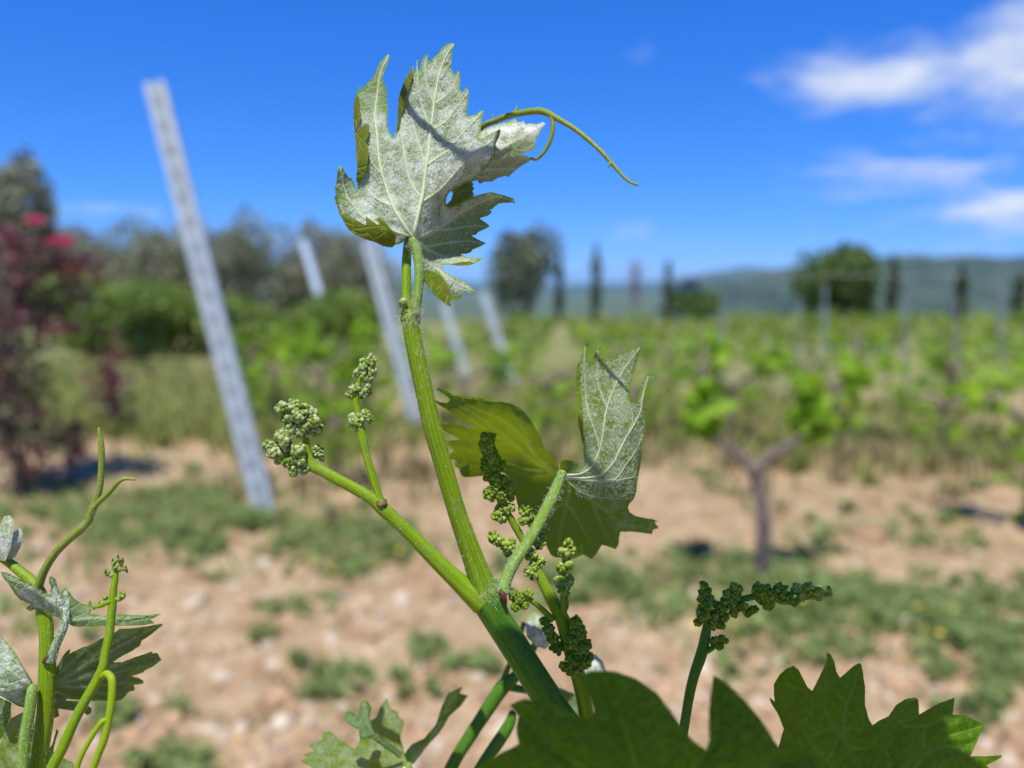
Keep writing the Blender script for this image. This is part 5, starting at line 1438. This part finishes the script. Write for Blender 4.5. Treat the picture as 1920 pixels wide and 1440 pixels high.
bud_cluster(fo, M_bud_shade, [(1421, 1104, 12), (1433, 1110, 15), (1429, 1122, 12), (1441, 1131, 13), (1444, 1117, 14), (1462, 1106, 13), (1464, 1119, 13), (1479, 1122, 11), (1490, 1129, 8)], 28, 43, bud=4.0)
bud_cluster(fo, M_bud, [(1495, 1104, 11), (1504, 1116, 11), (1515, 1100, 10), (1520, 1113, 12), (1535, 1108, 11), (1538, 1118, 9), (1550, 1106, 8), (1555, 1113, 7)], 28, 44, bud=4.0)
bud_cluster(fo, M_bud_shade, [(1340, 1203, 10), (1351, 1199, 9), (1360, 1201, 7), (1349, 1211, 8)], 20, 45, bud=4.0)

# ======================= left shoot
base_l = W(60, 1520, 20)
L_ = thing('vine_shoot', base_l, 'grapevine shoot with forked tendril at the lower left edge', 'vine shoot', 'grapevine shoots')
ls_pts = [(55, 1520, 20, 17), (68, 1440, 20, 16), (77, 1393, 20, 15.5), (85.5, 1335, 20, 15), (89, 1257, 20, 15), (88, 1213, 20, 13), (86, 1174, 22, 12.5), (81.6, 1146, 24, 12.5), (76, 1118, 28, 12), (62, 1092, 34, 10), (35, 1069, 42, 9), (10, 1050, 48, 8), (-25, 1030, 54, 8)]
g = Geo(); g.px_tube(ls_pts, 20, 6, ribs=9, amp=.03); lo_ = g.out('stem', M_stem, L_)
hairs(lo_, ls_pts[:8], 110, 8, 51, .2)
g = Geo(); g.px_tube([(82, 1242, 2, 4), (88, 1234, 0, 6), (96, 1226, 0, 5), (98, 1218, 4, 2)], 8, 4); g.out('bract', M_brown, L_)
g = Geo(); g.px_tube([(72, 1100, 24, 8), (83.6, 1069, 20, 7.4), (103, 1038, 16, 7.4), (126, 1014, 12, 7.6), (148, 995, 8, 8.6), (165, 977.5, 6, 7.6), (176, 949, 4, 6.8), (186.6, 916, 2, 6), (190, 878, 0, 5.6), (190, 840, 0, 5.6), (187, 815, 0, 4), (185, 802, 0, 2)], 14, 6)
g.px_tube([(166, 972, 6, 7), (180, 947, 0, 5.5), (203, 925, -4, 5), (222, 904, -8, 4), (236, 897.5, -10, 3.4), (253, 899, -12, 2.4)], 12, 6)
tl = g.out('tendril', M_tend, L_, label='upright forked tendril with a bent side tip')
hairs(tl, [(126, 1014, 12, 9), (165, 977, 6, 8.6), (186, 916, 2, 6)], 70, 6, 52, .2)
# white unfolding leaves
g = Geo()
for k_, (o_, z_) in enumerate((([(-30, 1000), (0, 985), (8, 968), (18, 966), (26, 975), (25, 1000), (20, 1030), (10, 1052), (-10, 1050), (-35, 1030)], 30), ([(24, 1000), (30, 994), (38, 990), (43, 1000), (39, 1025), (28, 1045), (12, 1052), (18, 1030)], 40))):
    c_ = np.mean(o_, 0)
    make_blade('leaf_blade', L_, M_white, o_, tps([(o_[0][0], o_[0][1], z_), (c_[0], c_[1], z_ - 8), (o_[4][0], o_[4][1], z_ + 4), (o_[-2][0], o_[-2][1], z_)]), [(3, [(10, 1050), (16, 1010), (18, 970)])], [], 'white woolly unfolding leaf tip', step=3.5, seed=60 + k_)
# upper grey leaf with its petiole
pp = [(95, 1240, 4, 9.5), (104, 1212, 2, 8), (117, 1184, 2, 7), (124, 1160, 4, 6.5), (124, 1140, 8, 5)]
g = Geo(); g.px_tube(pp, 14, 6); o_ = g.out('petiole', M_petg, L_); hairs(o_, pp, 90, 6, 53, .2)
make_blade('leaf_blade', L_, M_felt, [(1, 1072), (12, 1073), (39, 1086), (68, 1100), (93, 1115.5), (96, 1100), (91, 1092), (92, 1083), (97, 1080.5), (104, 1086), (107, 1098), (116, 1121), (113, 1113), (117, 1106), (124, 1101), (130, 1110), (140, 1123), (153.6, 1132), (163, 1133), (170, 1125), (175, 1139), (169, 1150.5), (194, 1154), (223.6, 1151.5), (243, 1152.5), (272, 1154), (299, 1150.5), (301, 1152), (282, 1162), (290, 1168), (272, 1172), (243, 1173), (194, 1173), (175, 1175), (140, 1175), (128, 1170), (120.5, 1166), (105, 1156), (78, 1144.7), (64, 1142.7), (56, 1146), (48, 1140), (58, 1133), (39, 1125), (29, 1115.5), (17.5, 1098), (4, 1080.5)],
           tps([(124, 1150, 8), (2, 1075, -20), (50, 1110, -18), (70, 1142, 10), (98, 1083, -4), (124, 1102, 20), (170, 1130, 30), (300, 1151, 46), (240, 1172, 30), (140, 1174, 16), (100, 1130, -6)]),
           [(4, [(122, 1165), (110, 1140), (80, 1118), (40, 1095), (5, 1076)]), (3.4, [(125, 1165), (170, 1160), (230, 1160), (298, 1152)]), (2.6, [(124, 1160), (112, 1120), (98, 1086)]), (2.6, [(125, 1160), (128, 1130), (124, 1105)])], [], 'folded grey green leaf seen edge on', step=3.5, quilt=1.2, seed=63, wool=lambda x, y: .15 + .8 * np.clip((132 - x) / 14, 0, 1))
# dark leaf spreading right
dl_out = [(100, 1262), (105, 1253), (116.6, 1232), (124, 1222), (132, 1217), (130, 1226), (153.6, 1214), (165, 1211.5), (186.6, 1199), (210, 1189), (223.6, 1179), (253, 1177.5), (280, 1173.6), (303, 1169), (305, 1171.7), (282, 1191), (266, 1201), (262, 1210.5), (249, 1220), (233, 1228), (220, 1236), (212, 1241.6), (229, 1241.6), (253, 1232), (272, 1226), (286, 1221), (286, 1225), (295, 1224), (303, 1237), (288, 1249), (272, 1257), (268, 1261), (247, 1268), (260.5, 1271), (269, 1277), (268, 1282), (251, 1284), (253, 1294), (241, 1298), (229, 1311.6), (218, 1314.5), (171, 1313.6), (126, 1310.7), (123, 1313), (153.6, 1315.5), (171, 1327), (171, 1337), (163, 1341), (155, 1335), (140, 1333), (109, 1329), (111, 1343), (99, 1347.6), (95, 1331), (95, 1290)]
make_blade('leaf_blade', L_, M_side, dl_out, tps([(98, 1280, 36), (305, 1170, 30), (210, 1189, 16), (130, 1222, 24), (303, 1237, 70), (220, 1250, 52), (265, 1278, 90), (225, 1312, 96), (165, 1340, 90), (100, 1345, 60), (150, 1270, 46)]),
           [(3.6, [(97, 1282), (150, 1255), (220, 1215), (303, 1171)]), (3.6, [(98, 1283), (160, 1272), (230, 1258), (300, 1238)]), (3, [(98, 1286), (150, 1288), (200, 1284), (265, 1278)]), (2.8, [(98, 1290), (130, 1310), (165, 1332)]), (2.4, [(98, 1280), (130, 1245), (180, 1205)]), (2.2, [(150, 1255), (200, 1215), (260, 1182)]), (2.2, [(150, 1273), (200, 1255), (285, 1226)]), (2.2, [(150, 1288), (190, 1300), (235, 1304)])], [], 'dark toothed leaf spreading right from the stem', step=3.5, quilt=1.3, ridge=1.5, seed=64)
# felted leaf at the picture edge and leaves below it
make_blade('leaf_blade', L_, M_felt, [(-40, 1170), (0, 1189), (11.7, 1203), (29, 1224), (44.7, 1251), (56, 1269), (64, 1284.4), (66, 1296), (58, 1310), (50, 1328), (35, 1324), (19, 1315.5), (0, 1304), (-40, 1290), (-70, 1230)],
           tps([(64, 1290, 0), (30, 1225, -14), (0, 1190, -10), (19, 1315, -24), (-60, 1230, -30), (10, 1260, -30), (50, 1326, 16)]), [(4, [(62, 1290), (40, 1275), (10, 1250), (-40, 1220)]), (3, [(62, 1292), (40, 1290), (10, 1295), (-30, 1285)]), (2.6, [(55, 1282), (40, 1255), (15, 1212)])], [], 'silvery leaf cut by the left picture edge', step=3.5, seed=65)
pl2 = [(62, 1286, -4, 7), (60, 1296, -10, 9), (55, 1335, -16, 10), (47, 1384, -20, 10.5), (43, 1440, -22, 11), (40, 1500, -20, 12)]
g = Geo(); g.px_tube(pl2, 14, 6, ribs=5, amp=.05); o_ = g.out('petiole', M_pet, L_); hairs(o_, pl2, 110, 7, 54, .2)
make_blade('leaf_blade', L_, M_under, [(0, 1396), (8, 1372), (20, 1347), (47, 1333), (60, 1345), (80, 1400), (89, 1408), (98, 1395), (106, 1366), (110, 1372), (104, 1390), (100, 1410), (120, 1422), (136, 1430), (140, 1436), (135, 1470), (80, 1500), (0, 1500), (-40, 1450)],
           tps([(45, 1480, 10), (0, 1400, 30), (30, 1345, 40), (60, 1350, 44), (108, 1368, 50), (138, 1434, 40), (-40, 1450, 10), (70, 1420, 24)]), [(4, [(45, 1480), (30, 1430), (10, 1400), (45, 1340)]), (3, [(45, 1480), (0, 1400)]), (3, [(46, 1480), (80, 1440), (108, 1370)]), (2.6, [(20, 1420), (35, 1390), (45, 1385)])], [], 'pale green leaf in the lower left corner', step=4, seed=66)
make_blade('leaf_blade', L_, M_bottom, [(-30, 1300), (0, 1308), (21, 1317), (20, 1345), (8, 1375), (0, 1389), (-30, 1400)], tps([(-30, 1300, 50), (20, 1320, 60), (-30, 1400, 60), (5, 1380, 66)]), [(3, [(-30, 1350), (20, 1330)])], [], 'dark leaf at the left picture edge', step=4, seed=67)
# flower stalk in front
fl = [(218, 1070, -60, 4), (216, 1086, -62, 5.5), (212, 1108, -66, 6.6), (211, 1131, -70, 7.2), (208, 1158, -74, 7.6), (204, 1193, -80, 8), (196, 1232, -88, 8), (193, 1250, -92, 8.6), (183, 1273, -96, 9), (163, 1308, -104, 9), (140, 1350, -112, 9.4), (116.6, 1403, -120, 9.6), (97, 1440, -126, 10), (70, 1510, -130, 12)]
g = Geo(); g.px_tube(fl, 16, 6, ribs=5, amp=.03)
g.px_tube([(210, 1128, -72, 4.5), (200, 1130, -76, 4.5), (188, 1136, -78, 4), (178, 1138, -78, 3), (176, 1143, -76, 1.5)], 10, 5)
g.px_tube([(214, 1122, -68, 4), (224, 1124, -70, 4), (232, 1118, -70, 3.4), (230, 1110, -68, 2.6), (224, 1112, -68, 1.6)], 10, 5)
fk = g.out('flower_stalk', M_stem, L_, label='slim flower stalk with tiny brown tipped buds')
bud_cluster(fk, M_bud, [(221, 1050, 5), (213, 1056, 4.5), (228, 1054, 4.5), (226, 1066, 6), (233, 1067, 4.5), (216, 1066, 5), (202, 1076, 5), (209, 1079, 4)], -62, 55, bud=2.8)
bud_cluster(fk, M_bud, [(198, 1120, 4.5), (190, 1130, 5), (182, 1134, 4), (228, 1118, 5)], -76, 56, bud=2.6)
g = Geo()
for (x, y) in ((221, 1044), (211, 1051), (230, 1049), (236, 1064), (198, 1071), (238, 1070)):
    g.px_tube([(x, y + 3, -66, 2.2), (x, y, -67, 2), (x, y - 4, -67, .8)], 8, 3)
g.out('bud_scales', M_brown, fk)
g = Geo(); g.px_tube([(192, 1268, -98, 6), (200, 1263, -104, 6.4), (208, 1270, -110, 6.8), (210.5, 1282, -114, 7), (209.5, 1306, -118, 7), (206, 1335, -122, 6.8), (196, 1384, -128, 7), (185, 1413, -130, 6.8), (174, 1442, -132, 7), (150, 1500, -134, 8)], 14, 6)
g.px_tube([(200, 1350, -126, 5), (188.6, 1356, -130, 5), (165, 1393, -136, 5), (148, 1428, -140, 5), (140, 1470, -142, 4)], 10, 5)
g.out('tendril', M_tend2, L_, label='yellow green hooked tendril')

# ======================= blurred shoot behind, bottom middle
D_ = 300
base_m = W(830, 1560, D_)
Mm = thing('vine_shoot', base_m, 'out of focus grapevine shoot at the bottom left of the big stem', 'vine shoot', 'grapevine shoots')
g = Geo()
g.px_tube([(800, 1540, D_, 15), (850, 1432, D_, 12), (877, 1387, D_, 12), (907, 1341, D_, 12.5), (928.6, 1308, D_, 13.5), (944, 1287, D_, 14), (968, 1266, D_, 10), (1000, 1215, D_, 7), (1010, 1195, D_, 6)], 14, 6)
g.px_tube([(938, 1290, D_, 6), (950, 1260, D_, 5), (956, 1244, D_, 4.5), (972, 1205, D_, 4.5), (982, 1168, D_, 4)], 10, 5)
g.px_tube([(870, 1500, D_ - 40, 13), (907, 1432, D_ - 40, 12), (935, 1390, D_ - 40, 12), (955, 1358, D_ - 40, 11), (962, 1335, D_ - 40, 7)], 12, 5)
g.px_tube([(945, 1285, D_, 8), (975, 1292, D_ + 10, 7), (1030, 1300, D_ + 20, 6)], 10, 5)
g.out('stem', M_cane, Mm)
g = Geo(); g.px_tube([(790, 1540, D_ - 20, 8), (770, 1470, D_ - 20, 7), (766, 1432, D_ - 20, 6)], 10, 5); g.out('petiole', M_pet, Mm)
make_blade('leaf_blade', Mm, M_under, [(765, 1432), (741, 1450), (690, 1452), (600, 1446), (562, 1428), (578, 1420), (566, 1415), (590, 1408), (578, 1397), (605, 1386.6), (606, 1372), (620, 1372), (640, 1388), (665, 1405), (685, 1370), (693, 1353), (706, 1345), (711, 1329), (718, 1318), (725, 1308), (732, 1329), (745, 1334), (749, 1345), (758, 1352), (750, 1383.6), (757, 1405)],
           tps([(765, 1430, D_), (565, 1420, D_ - 70), (725, 1310, D_ + 60), (640, 1390, D_ - 10), (690, 1450, D_ - 60), (755, 1355, D_ + 40)]), [(5, [(762, 1430), (690, 1425), (570, 1420)]), (4, [(762, 1430), (700, 1405), (605, 1376)]), (4, [(763, 1428), (735, 1370), (725, 1315)])], [], 'pale fanned leaf, out of focus', step=5, seed=70)
make_blade('leaf_blade', Mm, M_bottom, [(644.6, 1341), (654, 1330), (672, 1344), (676, 1316), (687, 1313), (697, 1326), (693, 1347), (699, 1368.5), (726, 1389.6), (755, 1412), (750, 1422), (720, 1402), (696, 1383.6), (675, 1388), (672, 1368.5), (651, 1356)],
           tps([(645, 1341, D_ - 120), (687, 1314, D_ - 90), (680, 1386, D_ - 120), (753, 1416, D_ - 20)]), [(4, [(752, 1416), (700, 1375), (684, 1320)])], [], 'small dark rolled leaf, out of focus', step=5, seed=71)
make_blade('leaf_blade', Mm, M_bottom, [(766, 1434), (757, 1415), (771.5, 1396), (796, 1384), (817, 1359), (829, 1323), (841, 1299), (868, 1287), (862, 1300), (878, 1304), (865, 1323), (844, 1341), (826, 1371.5), (796, 1405), (776, 1432)],
           tps([(768, 1430, D_), (870, 1290, D_ + 60), (830, 1325, D_ + 10), (850, 1340, D_ + 50), (796, 1390, D_)]), [(4, [(768, 1430), (810, 1385), (840, 1330), (868, 1290)])], [], 'narrow folded dark leaf, out of focus', step=5, seed=72)
make_blade('leaf_blade', Mm, M_white, [(985, 1172), (992, 1152), (1005, 1148), (1020, 1160), (1030, 1180), (1034, 1205), (1022, 1218), (1003, 1210), (988, 1195)],
           tps([(985, 1172, D_), (1010, 1180, D_ - 14), (1034, 1205, D_ + 10), (1003, 1148, D_ + 20)]), [(4, [(1005, 1210), (1008, 1180), (1003, 1150)])], [], 'white woolly young leaf behind the big stem', step=5, seed=73)
make_blade('leaf_blade', Mm, M_white, [(1085, 1260), (1100, 1235), (1115, 1226), (1130, 1240), (1138, 1262), (1120, 1280), (1095, 1280)],
           tps([(1085, 1260, D_), (1112, 1250, D_ - 14), (1135, 1262, D_ + 10), (1112, 1228, D_ + 20)]), [(4, [(1108, 1278), (1112, 1250), (1114, 1230)])], [], 'white young leaf tip behind the bottom leaf', step=5, seed=74)
make_blade('leaf_blade', Mm, M_side, [(1030, 1300), (1050, 1290), (1075, 1300), (1100, 1320), (1108, 1350), (1070, 1356), (1045, 1340)],
           tps([(1030, 1300, D_ + 20), (1100, 1320, D_ + 60), (1060, 1330, D_ + 10), (1108, 1350, D_ + 40)]), [(4, [(1030, 1302), (1070, 1325), (1105, 1345)])], [], 'dull green leaf behind the bottom leaf', step=5, seed=75)

# ======================= old wood of this row, below the picture, and the unseen shoot added above for its shade
tv = thing('grapevine', (.42, .31, float(ground_z(.42, .31))), 'old grapevine trunk below the picture that carries the near shoots', 'vine')
g = Geo(); q = catmull([(.42, .31, -.06), (.44, .32, .25), (.40, .30, .50), (.36, .29, .60)], 6); g.tube(q, np.linspace(.035, .028, len(q)), 10, ribs=4, amp=.08); g.out('trunk', M_vinebark, tv)
g = Geo(); q = catmull([(.37, .29, .59), (.2, .27, .66), (.05, .26, .68), (-.2, .25, .67), (-.4, .25, .68)], 6); g.tube(q, np.linspace(.026, .015, len(q)), 10, ribs=4, amp=.08); g.out('arm', M_vinebark, tv)
for pa, pb in ((main_base, (.05, .26, .69)), (base_r, (.12, .265, .68)), (base_l, (-.2, .25, .68)), (base_m, (-.05, .255, .69))):
    g = Geo(); pa = np.asarray(pa); pb = np.asarray(pb, float)
    q = catmull([pa, (pa + pb) / 2 + (0, .012, 0), pb], 6); g.tube(q, np.linspace(.0036, .0055, len(q)), 10); g.out('cane', M_cane, tv)

# an added unseen shoot over the lens; its leaves are placed to shade the low ones
o_sh = np.array((.50, .20, .66))
T_ = thing('vine_shoot', o_sh, 'unseen grapevine shoot added above the lens for its shadows', 'vine shoot', 'grapevine shoots')
sd_ = np.array(sun_dir)
hub = W(1260, 1330, -60) + sd_ * .215
hub2 = W(1330, 1300, -330) + sd_ * .20
g = Geo()
q = catmull([o_sh, (.46, .16, .95), (.36, .11, 1.22), (.24, .09, 1.27), hub + (.06, 0, .02), hub], 7)
g.tube(q, np.linspace(.005, .002, len(q)), 10); g.out('cane', M_cane, T_)
g = Geo(); q = catmull([hub + (.05, 0, .018), (hub + hub2) / 2 + (.03, 0, .02), hub2], 6); g.tube(q, np.linspace(.0018, .0012, len(q)), 8); g.out('petiole', M_pet, T_)


def shade_leaf(center, nrm, tipdir, size, seed):
    rng_ = np.random.RandomState(seed)
    nrm = np.asarray(nrm, float); nrm /= np.linalg.norm(nrm)
    t_ = np.asarray(tipdir, float); t_ -= nrm * (t_ @ nrm); t_ /= np.linalg.norm(t_)
    b_ = np.cross(nrm, t_)
    sh_ = []
    for i in range(len(VINE_LEAF)):
        a, c = VINE_LEAF[i], VINE_LEAF[(i + 1) % len(VINE_LEAF)]
        for k_ in range(4):
            p_ = a + (c - a) * k_ / 4
            sh_.append(p_ * (1 + (.05 if k_ % 2 else -.03)))
    sh_ = np.array(sh_)
    rings = [sh_ * f_ for f_ in (1, .75, .5, .25)]
    v_ = np.concatenate(rings + [np.zeros((1, 2))])
    z_ = -.25 * (v_[:, 0] ** 2) + .03 * np.sin(v_[:, 0] * 14) * np.cos(v_[:, 1] * 11)
    m_ = len(sh_)
    f_ = []
    for r_i in range(3):
        for j in range(m_):
            f_.append((r_i * m_ + j, r_i * m_ + (j + 1) % m_, (r_i + 1) * m_ + (j + 1) % m_, (r_i + 1) * m_ + j))
    f_ += [(3 * m_ + j, 3 * m_ + (j + 1) % m_, 4 * m_) for j in range(m_)]
    pos = center + size * (v_[:, :1] * b_ + v_[:, 1:] * t_ + z_[:, None] * nrm)
    return part('leaf_blade', pos, f_, M_bottom, T_, attrs={'vein': np.zeros(len(pos)), 'edge': np.zeros(len(pos)), 'wool': np.ones(len(pos))})


shade_leaf(hub + (.02, 0, 0), sd_ + (0, .1, 0), (-1, .12, 0), .088, 1)
shade_leaf(hub + (.026, -.022, .004), sd_ + (.1, .1, 0), (1, .0, 0), .098, 2)
shade_leaf(hub2, sd_ + (0, -.1, 0), (-1, -.2, 0), .075, 3)
shade_leaf(hub2 + (.0, -.0, -.004), sd_ + (0, -.1, 0), (1, -.1, 0), .06, 4)
tz = lambda x, y: W(x, y, float(top_dz(x, y))) + sd_ * .062
g = Geo(); q = catmull([hub + (.02, .004, .004), (hub + tz(960, 330)) / 2 + (0, 0, .012), tz(965, 322), tz(930, 311), tz(880, 300), tz(842, 274), tz(808, 246), tz(775, 215), tz(758, 185), tz(752, 150), tz(765, 120)], 6)
g.tube(q, np.linspace(.0011, .0007, len(q)), 8); g.out('tendril', M_tend, T_)  # added tendril, shaped so that its shadow crosses the top leaf

# ------------------------------------------------------------------ air between here and the hills
m, nt = new_mat('summer_haze')
pv = nd(nt, 'ShaderNodeVolumePrincipled', {'Color': (.40, .74, 1.0, 1), 'Density': 5.5e-5})
nd(nt, 'ShaderNodeOutputMaterial', {'Volume': pv.outputs[0]})
g = Geo(); g.box((0, 9000, 40), (31500, 22500, 140)); hz = g.out('haze', m, None, kind='stuff', label='thin blue summer haze over the plain and hills')
